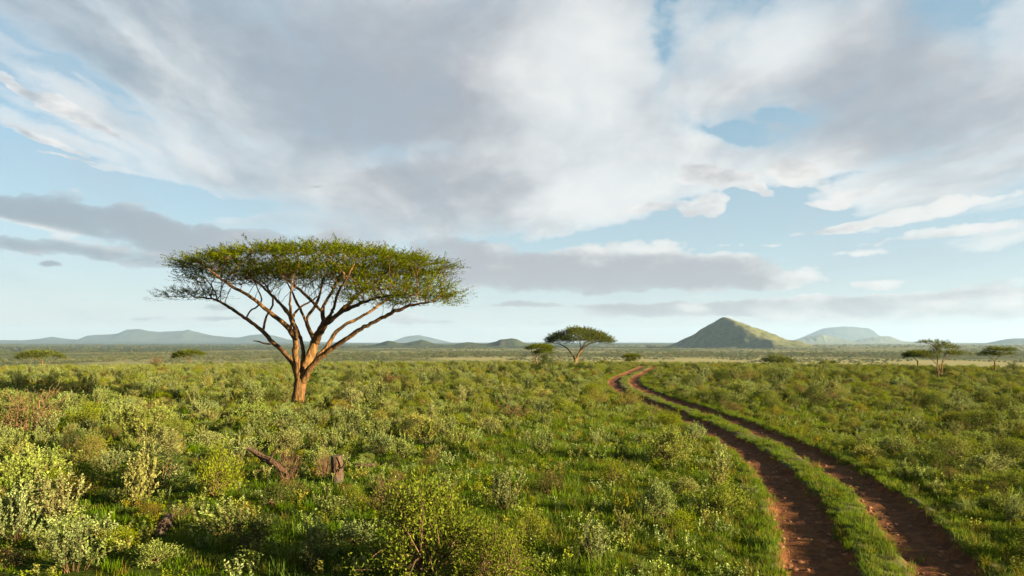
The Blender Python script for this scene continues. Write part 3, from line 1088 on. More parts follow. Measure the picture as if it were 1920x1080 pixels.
big_limbs = [
    zm([(832, 1060, 0, .46), (835, 1015, 0, .385), (842, 950, 0, .335), (850, 890, 0, .335), (860, 850, .05, .33), (876, 800, .2, .24), (915, 720, .5, .19), (935, 665, .6, .17), (905, 605, 1.0, .12), (882, 555, 1.3, .10), (890, 515, 1.7, .085), (930, 470, 2.3, .07), (960, 400, 3.2, .05), (980, 300, 4.2, .03)]),
    zm([(846, 900, 0, .22), (826, 820, .1, .19), (800, 765, .3, .15), (750, 712, .6, .135), (690, 665, .9, .125), (635, 600, 1.2, .11), (600, 572, 1.4, .10), (545, 535, 1.6, .085), (470, 482, 1.9, .07), (410, 442, 2.2, .05), (340, 415, 2.4, .03), (250, 415, 2.6, .018)]),
    zm([(640, 605, 1.2, .075), (650, 530, 1.3, .07), (688, 475, 1.4, .055), (702, 430, 1.6, .045), (660, 350, 1.9, .03)]),
    zm([(545, 535, 1.6, .05), (560, 490, 1.3, .045), (600, 470, 1.0, .04), (640, 430, .6, .03), (600, 340, .2, .02)]),
    zm([(846, 900, 0, .24), (832, 810, -.2, .20), (826, 770, -.3, .18), (822, 700, -.5, .175), (828, 655, -.6, .17), (792, 595, -.8, .155), (740, 548, -1.0, .135), (690, 505, -1.3, .12), (640, 465, -1.6, .105), (560, 400, -2.0, .085), (460, 350, -2.5, .06), (380, 290, -2.9, .035), (300, 235, -3.1, .02)]),
    zm([(794, 600, -.8, .10), (798, 545, -.7, .095), (780, 492, -.6, .085), (740, 450, -.2, .07), (690, 400, .4, .05), (600, 320, .8, .03)]),
    zm([(830, 640, -.5, .085), (825, 575, -.2, .08), (803, 525, 0, .075), (828, 482, .3, .065), (890, 445, .8, .05), (960, 400, 1.5, .03)]),
    zm([(852, 880, 0, .17), (860, 810, .2, .14), (868, 745, .5, .12), (862, 690, .8, .115), (850, 640, 1.1, .10), (820, 560, 1.8, .085), (775, 500, 2.6, .07), (710, 420, 3.3, .05), (600, 320, 4.0, .025)]),
    zm([(882, 555, 1.3, .075), (860, 505, 1.2, .07), (842, 460, 1.0, .055), (800, 380, .7, .035), (760, 290, .6, .02)]),
    zm([(935, 668, .6, .16), (958, 605, .2, .15), (985, 560, -.1, .14), (1035, 520, -.5, .11), (1090, 492, -.9, .095), (1165, 455, -1.5, .075), (1250, 420, -2.2, .06), (1370, 400, -3.0, .04), (1500, 400, -3.5, .025)]),
    zm([(985, 560, -.1, .11), (968, 492, .2, .10), (1000, 425, .5, .085), (1040, 350, .9, .06), (1090, 270, 1.4, .03)]),
    zm([(968, 490, .2, .07), (900, 420, -.6, .06), (830, 350, -1.6, .05), (740, 290, -2.6, .03)]),
    zm([(860, 890, .0, .2), (885, 825, .3, .16), (920, 780, .7, .145), (965, 735, 1.0, .14), (1010, 680, 1.3, .13), (1032, 620, 1.6, .12), (1085, 572, 1.9, .105), (1180, 532, 2.3, .09), (1262, 480, 2.8, .07), (1330, 430, 3.2, .05), (1430, 370, 3.6, .03)]),
    zm([(858, 900, -.0, .22), (885, 840, -.2, .18), (925, 785, -.4, .165), (960, 750, -.5, .155), (1040, 690, -.8, .145), (1100, 652, -1.0, .125), (1170, 600, -1.2, .12), (1210, 578, -1.3, .11), (1330, 520, -1.6, .085), (1420, 470, -1.9, .06), (1520, 450, -2.1, .035), (1620, 430, -2.2, .02)]),
    zm([(1010, 555, -.3, .09), (1060, 505, -.6, .085), (1130, 440, -.2, .07), (1200, 370, .6, .05), (1330, 300, 1.6, .03)]),
    zm([(830, 655, -.6, .10), (815, 590, -1.4, .09), (800, 520, -2.3, .08), (790, 440, -3.2, .06), (800, 350, -3.9, .03)]),
    zm([(990, 545, -.1, .09), (1040, 480, -1.2, .08), (1050, 420, -2.4, .06), (1080, 350, -3.4, .04), (1120, 290, -3.8, .02)]),
    zm([(700, 668, .9, .06), (660, 640, 1.0, .045), (640, 610, 1.1, .03)]),
]
big_patches = [
    # column, top row, half width, thickness, depth, half depth, rim drop, weight
    (592, 471, 264, 11, 0.3, 5.0, 27, 10.0),
    (480, 494, 75, 6, 1.2, 2.0, 6, 0.8), (560, 500, 80, 6, -1.6, 1.8, 6, 0.9), (660, 490, 90, 6, 1.6, 2.2, 6, 1.0), (620, 506, 70, 6, -2.6, 1.6, 5, 0.7),
    (700, 500, 80, 7, -0.6, 1.8, 6, 1.0), (520, 512, 60, 6, 2.8, 1.6, 5, 0.6), (770, 508, 70, 8, 0.8, 1.8, 7, 1.0), (415, 488, 80, 8, -0.6, 2.0, 8, 0.8),
    (360, 541, 52, 16, 2.2, 1.5, 10, 0.55),
    (420, 505, 70, 18, 1.0, 2.2, 12, 0.8),
    (745, 520, 108, 24, -1.2, 2.6, 16, 2.2),
    (785, 545, 62, 18, -1.6, 1.8, 12, 1.0),
    (700, 556, 50, 12, -2.0, 1.2, 6, 0.35),
    (600, 515, 120, 16, 2.5, 2.2, 8, 0.7),
]
thorn_tree('acacia_tree', 'big umbrella thorn tree with wide flat crown and forked orange trunk', 'tree', 31.6, big_limbs, big_patches, 11, 0.29,
           step=0.22, kill=0.27, n_attr=1900, spray_n=5600, r_tip=0.010, bare=[(610, 506, 200, 32, 0.5, 4.0, 620), (735, 532, 105, 26, -0.8, 2.4, 200), (415, 515, 80, 26, 1.2, 2.0, 150)], spray_len=0.46, leaf=(0.125, 0.038), n_leaf=13, split=0.022,
           dead=[zm([(700, 672, .9, .05), (672, 676, .7, .045), (640, 670, .5, .04), (612, 660, .4, .035), (583, 656, .3, .022)])])


def px_limbs(rows):
    return [[(a, b, d, r) for a, b, d, r in l] for l in rows]


thorn_tree('acacia_tree', 'mid-sized umbrella thorn tree with domed flat crown standing alone beside the track bend', 'tree', 112.0, [
    [(1077, 690, 0, .30), (1078, 680, 0, .25), (1080, 672, 0, .24)],
    [(1079, 674, 0, .17), (1072, 664, .3, .15), (1066, 655, .6, .14), (1056, 648, 1.0, .11), (1044, 643, 1.4, .07)],
    [(1080, 672, 0, .13), (1076, 660, -.6, .12), (1077, 648, -1.2, .10), (1072, 637, -1.6, .07)],
    [(1081, 672, 0, .20), (1087, 659, 0, .18), (1096, 650, .3, .15), (1108, 643, .6, .12), (1122, 640, .9, .09), (1136, 640, 1.1, .06)],
    [(1087, 659, 0, .12), (1094, 648, -.9, .11), (1100, 640, -1.8, .08), (1112, 634, -2.4, .05)],
    [(1084, 664, .2, .11), (1090, 650, 1.2, .10), (1086, 638, 2.4, .07)],
], [(1087, 616, 56, 9, 0, 4.0, 20, 10), (1122, 631, 28, 6, .5, 2.0, 4, 1.2), (1046, 631, 20, 5, .5, 1.6, 4, 0.8)], 21, 0.26, step=0.42, kill=0.5, n_attr=420, spray_n=2600, spray_len=0.6, leaf=(0.24, 0.09), n_leaf=9, split=0.04)
thorn_tree('thorn_tree', 'small flat-topped thorn tree with thin bent trunk next to the domed umbrella tree', 'tree', 100.0, [
    [(1006, 691, 0, .12), (1007, 680, 0, .10), (1003, 671, .1, .08)],
    [(1003, 672, 0, .06), (998, 664, .2, .055), (996, 656, .3, .04)], [(1004, 672, 0, .06), (1010, 664, 0, .055), (1018, 656, 0, .04), (1026, 653, 0, .03)],
], [(1013, 647, 23, 4, 0, 1.8, 4, 4), (1020, 655, 16, 6, 0, 1.3, 3, 2)], 31, 0.11, step=0.24, kill=0.3, n_attr=140, spray_n=800, spray_len=0.4, leaf=(0.2, 0.07), n_leaf=8, split=0.03)
thorn_tree('thorn_tree', 'tiny cone-shaped thorn tree at the far end of the track', 'tree', 105.0, [
    [(1185, 694, 0, .10), (1185, 686, 0, .08), (1185, 680, 0, .07)], [(1185, 681, 0, .05), (1179, 673, 0, .04), (1176, 667, 0, .03)], [(1185, 681, 0, .05), (1190, 674, .1, .04), (1193, 667, .1, .03)],
], [(1184, 665, 13, 4, 0, 1.1, 2, 3), (1184, 672, 9, 4, 0, .8, 2, 1.4)], 33, 0.085, step=0.2, kill=0.25, n_attr=90, spray_n=520, spray_len=0.3, leaf=(0.18, 0.06), n_leaf=7, split=0.03)
thorn_tree('thorn_tree', 'layered young thorn tree with three thin bare trunks and spread tiers', 'tree', 56.0, [
    [(1759, 712, 0, .075), (1758, 695, 0, .065), (1757, 680, 0, .06), (1760, 665, 0, .05), (1754, 650, 0, .04), (1745, 645, 0, .03)],
    [(1763, 712, .3, .07), (1766, 695, .3, .06), (1766, 680, .4, .055), (1772, 664, .6, .04), (1782, 659, .7, .03)],
    [(1761, 700, .2, .05), (1762, 686, .6, .045), (1775, 670, 1.0, .035), (1800, 664, 1.2, .025)],
    [(1757, 684, 0, .04), (1746, 672, -.3, .035), (1737, 666, -.5, .02)],
], [(1748, 640, 27, 3, 0, 0.7, 2, 1.6), (1772, 646, 22, 7, .3, .8, 3, 2.0), (1768, 657, 30, 6, .2, 0.9, 3, 2.2), (1798, 660, 24, 4, .8, .7, 2, 1.0), (1745, 662, 16, 8, -.2, .6, 4, 0.9)], 35, 0.06,
    step=0.14, kill=0.17, n_attr=240, spray_n=620, spray_len=0.24, leaf=(0.12, 0.042), n_leaf=8, split=0.022, r_tip=0.004)
thorn_tree('thorn_tree', 'low rounded umbrella thorn just beside the three-trunked young thorn tree', 'tree', 92.0, [
    [(1721, 687, 0, .10), (1721, 680, 0, .09), (1720, 676, 0, .08)], [(1720, 677, 0, .06), (1712, 669, .2, .05), (1706, 664, .3, .03)], [(1720, 677, 0, .06), (1728, 669, -.2, .05), (1734, 665, -.3, .03)],
], [(1720, 658.5, 21, 7, 0, 1.6, 5, 3), (1712, 664, 12, 5, 0, 1.0, 2, 1)], 36, 0.09, step=0.2, kill=0.26, n_attr=130, spray_n=900, spray_len=0.34, leaf=(0.17, 0.06), n_leaf=8, split=0.03)
thorn_tree('thorn_tree', 'open-crowned thorn tree with forked stem on the far side of the three-trunked one', 'tree', 84.0, [
    [(1865, 694, 0, .10), (1866, 684, 0, .085), (1864, 676, 0, .075)], [(1864, 677, 0, .055), (1856, 669, .2, .045), (1848, 665, .3, .03)], [(1865, 677, 0, .055), (1873, 668, 0, .05), (1880, 660, 0, .04), (1888, 655, 0, .025)],
], [(1875, 652.5, 23, 4, 0, 1.4, 3, 2.4), (1856, 661, 17, 4, .2, 1.1, 3, 1.4), (1880, 660, 16, 5, -.2, 1.0, 2, 1.0)], 37, 0.08, step=0.2, kill=0.24, n_attr=150, spray_n=600, spray_len=0.32, leaf=(0.16, 0.055), n_leaf=8, split=0.028)
thorn_tree('thorn_tree', 'broad low thorn tree spreading over the edge of the plain on the mountain side', 'tree', 128.0, [
    [(78, 690, 0, .16), (79, 682, 0, .14), (79, 676, 0, .12)], [(79, 677, 0, .09), (64, 669, .2, .07), (52, 666, .3, .05)], [(79, 677, 0, .09), (92, 668, 0, .07), (104, 665, 0, .05)],
], [(77, 657.5, 40, 9, 0, 3.2, 7, 4), (60, 663, 22, 6, 0, 2.0, 3, 1)], 38, 0.13, step=0.35, kill=0.42, n_attr=180, spray_n=800, spray_len=0.5, leaf=(0.25, 0.09), n_leaf=8, split=0.035)
thorn_tree('thorn_tree', 'flat dark thorn tree with slanting stem behind the big umbrella tree', 'tree', 120.0, [
    [(352, 690, 0, .14), (354, 681, 0, .12), (357, 674, 0, .10)], [(357, 675, 0, .07), (346, 668, .2, .06), (338, 664, .3, .04)], [(357, 675, 0, .07), (366, 667, 0, .06), (374, 661, 0, .04)],
], [(356, 657, 27, 7, 0, 2.2, 5, 4), (345, 663, 18, 6, 0, 1.6, 3, 1.2)], 39, 0.11, step=0.3, kill=0.36, n_attr=150, spray_n=560, spray_len=0.42, leaf=(0.22, 0.08), n_leaf=8, split=0.033)
thorn_tree('thorn_tree', 'thick dark bushy thorn tree below the slope of the pointed hill', 'tree', 118.0, [
    [(1459, 692, 0, .14), (1459, 684, 0, .12), (1459, 678, 0, .1)], [(1459, 679, 0, .07), (1449, 674, 0, .05)], [(1459, 679, 0, .07), (1470, 674, 0, .05)],
], [(1459, 664.5, 23, 12, 0, 2.0, 8, 4), (1474, 671, 15, 7, 0, 1.2, 4, 1.2), (1446, 671, 12, 8, 0, 1.0, 4, 1)], 40, 0.11, step=0.3, kill=0.36, n_attr=150, spray_n=620, spray_len=0.4, leaf=(0.22, 0.08), n_leaf=8, split=0.033)
thorn_tree('thorn_tree', 'low spreading thorn tree on the skyline between the dark bushy thorn and the tiered one', 'tree', 118.0, [
    [(1552, 694, 0, .09), (1552, 688, 0, .08), (1551, 685, 0, .07)], [(1551, 686, 0, .05), (1545, 682, 0, .04)], [(1551, 686, 0, .05), (1558, 681, 0, .04)],
], [(1552, 677, 14, 4, 0, 1.2, 3, 3)], 41, 0.075, step=0.25, kill=0.3, n_attr=70, spray_n=220, spray_len=0.35, leaf=(0.2, 0.08), n_leaf=7, split=0.03)
thorn_tree('thorn_tree', 'low table-shaped thorn tree beyond the domed umbrella tree near the track end', 'tree', 118.0, [
    [(1135, 694, 0, .09), (1135, 688, 0, .08), (1134, 685, 0, .07)], [(1134, 686, 0, .05), (1126, 682, 0, .04)], [(1134, 686, 0, .05), (1143, 681, 0, .04)],
], [(1134, 678.5, 15, 3, 0, 1.2, 2, 3)], 42, 0.075, step=0.25, kill=0.3, n_attr=70, spray_n=220, spray_len=0.35, leaf=(0.2, 0.08), n_leaf=7, split=0.03)

# ------------------------------------------------------------------ shrubs
def sage_shape(seed, n_stem=17, h=0.85, spread=0.62, leaf=(0.046, 0.031), gap=0.026):
    """Upright leafy stems fanning from one root, the leaves in pairs along them."""
    r = np.random.default_rng(seed)
    lf, st = Geo(), Geo()
    for s in range(n_stem):
        th = r.uniform(0, 2 * math.pi)
        tilt = abs(r.normal(0, 0.5)) * spread + 0.05
        L = h * r.uniform(0.55, 1.08)
        d0 = np.array([math.cos(th) * math.sin(tilt), math.sin(th) * math.sin(tilt), math.cos(tilt)])
        p = np.array([math.cos(th), math.sin(th), 0]) * r.uniform(0, 0.16)
        pts = [p]
        n = 9
        for i in range(n):
            d0 = d0 + np.array([0, 0, 0.10]) + r.normal(size=3) * 0.10
            d0 /= np.linalg.norm(d0)
            pts.append(pts[-1] + d0 * L / n)
        pts = np.array(pts)
        tube(st, pts, np.linspace(0.008, 0.003, n + 1), 3, 0.5, 0, cap=False)
        lines = [(pts, 0.22)]
        for b in range(r.integers(3, 6)):
            i = r.integers(2, n)
            d1 = pts[i] - pts[i - 1]
            d1 = d1 / np.linalg.norm(d1) + r.normal(size=3) * 0.65 + np.array([0, 0, 0.2])
            d1 /= np.linalg.norm(d1)
            bl = L * r.uniform(0.16, 0.36)
            q = pts[i] + d1[None] * np.linspace(0, bl, 5)[:, None] + np.array([0, 0, 1.0])[None] * (np.linspace(0, 1, 5) ** 2 * bl * 0.25)[:, None]
            tube(st, q, np.linspace(0.004, 0.002, 5), 3, 0.5, 0, cap=False)
            lines.append((q, 0.1))
        stem_tone = r.normal(0, 0.10)
        for q, start in lines:
            rs = resample(q, gap)
            rs = rs[int(len(rs) * start):]
            if len(rs) < 2:
                continue
            t = np.gradient(rs, axis=0)
            t /= np.linalg.norm(t, axis=1)[:, None] + 1e-9
            for _ in range(2):
                o = r.normal(size=rs.shape)
                o -= (o * t).sum(1)[:, None] * t
                o /= np.linalg.norm(o, axis=1)[:, None]
                d = o + t * 0.7 + np.array([0, 0, 0.15])
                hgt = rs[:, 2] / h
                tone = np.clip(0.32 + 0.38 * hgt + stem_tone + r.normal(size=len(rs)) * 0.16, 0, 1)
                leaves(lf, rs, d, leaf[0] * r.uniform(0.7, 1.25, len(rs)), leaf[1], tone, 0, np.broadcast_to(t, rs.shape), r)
    return lf, st


def bush_shape(seed, n_main=12, R_=0.6, h=0.75, n_leaf=3000, leaf=(0.028, 0.013), clump=0.16, fill=0.55, twigs=60):
    """A rounded, finely branched bush: leaf clumps at twig ends through the outer part of a dome."""
    r = np.random.default_rng(seed)
    lf, st = Geo(), Geo()
    ends = []
    n_end = twigs
    for s in range(n_end):
        th = r.uniform(0, 2 * math.pi)
        u = r.uniform(0.0, 1.0) ** 0.7
        rho = math.sqrt(max(0, 1 - u * u)) * r.uniform(fill, 1.0)
        lump = 1 + 0.30 * mnoise.noise(Vector((math.cos(th) * 1.5 + seed, math.sin(th) * 1.5, u * 2)))
        e = np.array([math.cos(th) * rho * R_, math.sin(th) * rho * R_, (0.08 + 0.92 * u) * h * r.uniform(fill + 0.25, 1.0)]) * lump
        ends.append(e)
    ends = np.array(ends)
    order = np.argsort(np.arctan2(ends[:, 1], ends[:, 0]))
    groups = np.array_split(order, n_main)
    for g in groups:
        c = ends[g].mean(0) * np.array([0.42, 0.42, 0.5]) + r.normal(size=3) * 0.03
        tube(st, np.array([[0, 0, 0], c * 0.5 + r.normal(size=3) * 0.03, c]), [0.013, 0.010, 0.007], 4, 0.5, 0, cap=False)
        for i in g:
            m = (c + ends[i]) / 2 + r.normal(size=3) * 0.05
            tube(st, np.array([c, m, ends[i]]), [0.006, 0.004, 0.002], 3, 0.5, 0, cap=False)
    per = n_leaf // n_end
    tone_e = r.normal(0, 0.13, n_end)
    for i in range(n_end):
        k = int(per * r.uniform(0.5, 1.5))
        t = r.uniform(0, 1, k) ** 0.6
        pos = ends[i] * (1 - 0.38 * (1 - t))[:, None] + r.normal(size=(k, 3)) * clump * np.array([0.55, 0.55, 0.42])
        pos[:, 2] = np.maximum(pos[:, 2], 0.02)
        d = ends[i] / (np.linalg.norm(ends[i]) + 1e-9) + r.normal(size=(k, 3)) * 0.8 + np.array([0, 0, 0.3])
        tone = np.clip(0.5 + tone_e[i] + r.normal(size=k) * 0.17, 0, 1)
        leaves(lf, pos, d, leaf[0] * r.uniform(0.7, 1.3, k), leaf[1], tone, 0, None, r)
    return lf, st


def twig_shape(seed, n=26, h=0.7, n_leaf=420, leaf=(0.026, 0.013)):
    """A half bare shrub: many crooked twigs, few leaves."""
    r = np.random.default_rng(seed)
    lf, st = Geo(), Geo()
    for s in range(n):
        th = r.uniform(0, 2 * math.pi)
        tilt = r.uniform(0.1, 1.05)
        d = np.array([math.cos(th) * math.sin(tilt), math.sin(th) * math.sin(tilt), math.cos(tilt)])
        L = h * r.uniform(0.6, 1.1)
        pts = [np.array([math.cos(th), math.sin(th), 0]) * r.uniform(0, 0.08)]
        for i in range(7):
            d = d + r.normal(size=3) * 0.22 + np.array([0, 0, 0.05])
            d /= np.linalg.norm(d)
            pts.append(pts[-1] + d * L / 7)
        pts = np.array(pts)
        tube(st, pts, np.linspace(0.010, 0.003, 8), 3, 0.5, 0, cap=False)
        ls = [pts[2:]]
        for b in range(3):
            i = r.integers(2, 7)
            e = d + r.normal(size=3) * 0.8
            e /= np.linalg.norm(e)
            q = pts[i] + e[None] * np.linspace(0, L * r.uniform(0.2, 0.4), 4)[:, None] + r.normal(size=(4, 3)) * 0.012
            tube(st, q, np.linspace(0.005, 0.002, 4), 3, 0.5, 0, cap=False)
            ls.append(q[1:])
        al = np.concatenate(ls)
        k = n_leaf // n
        pos = al[r.integers(0, len(al), k)] + r.normal(size=(k, 3)) * 0.02
        leaves(lf, pos, r.normal(size=(k, 3)) + np.array([0, 0, 0.4]), leaf[0] * r.uniform(0.7, 1.3, k), leaf[1], np.clip(r.normal(0.5, 0.2, k), 0, 1), 0, None, r)
    return lf, st


SHAPES = {}     # kind -> list of (foliage mesh, stem mesh, radius, height)


def shape(kind, pair, leaf_mat, stem_mat, R_, h):
    lf, st = pair
    SHAPES.setdefault(kind, []).append((lf.mesh('foliage', M[leaf_mat]), st.mesh('stems', M[stem_mat]), R_, h))


for s in range(4):
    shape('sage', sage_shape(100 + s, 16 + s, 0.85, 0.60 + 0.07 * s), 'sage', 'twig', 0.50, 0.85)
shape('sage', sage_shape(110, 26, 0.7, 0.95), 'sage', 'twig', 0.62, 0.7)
for s in range(4):
    shape('olive', bush_shape(200 + s, 11, 0.6, 0.72 + 0.05 * (s % 2), 3200, (0.040, 0.020), clump=0.13, twigs=56 + 6 * s), 'olive', 'twig', 0.62, 0.75)
for s in range(2):
    shape('silver', bush_shape(250 + s, 11, 0.6, 0.62, 2800, (0.044, 0.027), 0.10, 0.6, 64), 'sage', 'twig', 0.62, 0.65)
shape('dry', bush_shape(300, 12, 0.58, 0.6, 2000, (0.036, 0.017), clump=0.13, twigs=60), 'dry', 'twig', 0.6, 0.62)
shape('dry', twig_shape(310, 30, 0.7, 1500, (0.034, 0.017)), 'dry', 'twig', 0.5, 0.65)
for s in range(2):
    shape('dark', bush_shape(400 + s, 10, 0.6, 0.75, 2600, (0.042, 0.024), 0.16, 0.6, 50), 'dark', 'twig', 0.62, 0.78)
shape('gold', bush_shape(500, 9, 0.5, 0.45, 2200, (0.035, 0.009), 0.09, 0.5, 60), 'gold', 'twig', 0.5, 0.48)
shape('bare', twig_shape(600, 34, 0.85, 120), 'dry', 'redtwig', 0.6, 0.8)
BIG = len(SHAPES['olive'])
shape('olive', bush_shape(700, 16, 0.62, 0.78, 9000, (0.024, 0.0135), 0.085, 0.5, 140), 'olive', 'redtwig', 0.66, 0.8)
BIGS = len(SHAPES['silver'])
shape('silver', bush_shape(710, 14, 0.62, 0.60, 6500, (0.027, 0.017), 0.07, 0.55, 120), 'sage', 'twig', 0.64, 0.62)

WORDS = 'no one two three four five six seven eight nine ten eleven twelve thirteen fourteen fifteen sixteen seventeen eighteen nineteen twenty'.split()


def number(n):
    if n <= 20:
        return WORDS[n]
    t = {2: 'twenty', 3: 'thirty', 4: 'forty', 5: 'fifty', 6: 'sixty', 7: 'seventy', 8: 'eighty', 9: 'ninety'}[min(9, n // 10)]
    return t + ('-' + WORDS[n % 10] if n % 10 else '')


P_STUMP = unproject_ground(632, 903)
P_TREE = unproject_ground(557, 757)
P_WOOD = unproject_ground(302, 1003)
P_BEND = unproject_ground(1142, 722)
P_TIER = at(1760, 710, 56)[:2]
P_BIG = unproject_ground(800, 1078)
LANDMARKS = [('cut stump', P_STUMP), ('big umbrella tree', P_TREE), ('driftwood chunk', P_WOOD), ('track bend', P_BEND), ('tiered thorn tree', P_TIER), ('large bush at the bottom', P_BIG),
             ('domed umbrella tree', tuple(at(1078, 686, 112)[:2])), ('round dark bush', unproject_ground(1850, 803))]
SPEAK = {'sage': ('pale sage shrub', 'upright leafy'), 'olive': ('yellow-green bush', 'fine-leaved'), 'silver': ('silvery bush', 'dense low'), 'dry': ('brownish dry shrub', 'sparse'),
         'dark': ('dark green bush', 'dense'), 'gold': ('golden tussock shrub', 'small'), 'bare': ('bare red-twigged shrub', 'half dead')}
NAMES = {'sage': 'sage_shrub', 'olive': 'fine_leaved_bush', 'silver': 'silver_bush', 'dry': 'dry_shrub', 'dark': 'dark_bush', 'gold': 'golden_shrub', 'bare': 'bare_shrub'}


def tell(kind, x, y, hgt):
    best = min(LANDMARKS, key=lambda l: math.hypot(l[1][0] - x, l[1][1] - y) / (6 + 0.3 * l[1][1]))
    ax_, ay_ = x - best[1][0], y - best[1][1]
    size = 'ankle-high' if hgt < 0.35 else 'knee-high' if hgt < 0.62 else 'thigh-high' if hgt < 0.85 else 'waist-high' if hgt < 1.15 else 'chest-high'
    nx, ny = int(round(abs(ax_))), int(round(abs(ay_)))
    side = 'right' if ax_ > 0 else 'left'
    far = 'beyond' if ay_ > 0 else 'before'
    w = [size, SPEAK[kind][0]]
    if nx and ny:
        w.append(f'{number(nx)} {"pace" if nx == 1 else "paces"} {side} and {number(ny)} {far} the {best[0]}')
    elif nx:
        w.append(f'{number(nx)} {"pace" if nx == 1 else "paces"} {side} of the {best[0]}')
    else:
        w.append(f'{number(max(ny, 1))} {"pace" if ny < 2 else "paces"} straight {far} the {best[0]}')
    return ' '.join(w)


used_labels = {}
FIRST = {}


def plant(kind, var, x, y, sc, rot, sz=1.0, label=None, group=None):
    """One shrub as a thing of its own with its foliage and its stems."""
    fm, sm, R_, h = SHAPES[kind][var]
    z = ground_z(x, y)
    label = label or tell(kind, x, y, h * sc * sz)
    used_labels[label] = used_labels.get(label, 0) + 1
    key = (kind, var)
    if key not in FIRST:
        root = thing(NAMES[kind], label, 'shrub' if 'shrub' in NAMES[kind] else 'bush')
        f = link('foliage', fm, root)
        s = link('stems', sm, root)
        FIRST[key] = (root, f, s)
    else:
        src = FIRST[key]
        root = src[0].copy()
        COL.objects.link(root)
        for part in src[1:]:
            c = part.copy()
            COL.objects.link(c)
            c.parent = root
        root['label'] = label
    root['group'] = group or {'sage': 'pale sage shrubs of the scrubland', 'olive': 'yellow-green bushes of the scrubland', 'silver': 'silvery bushes of the scrubland', 'dry': 'brownish dry shrubs of the scrubland',
                              'dark': 'dark green bushes of the scrubland', 'gold': 'golden tussock shrubs', 'bare': 'bare red-twigged shrubs'}[kind]
    root.location = (x, y, z - 0.02)
    root.rotation_euler = (0, 0, rot)
    root.scale = (sc, sc, sc * sz)
    return root


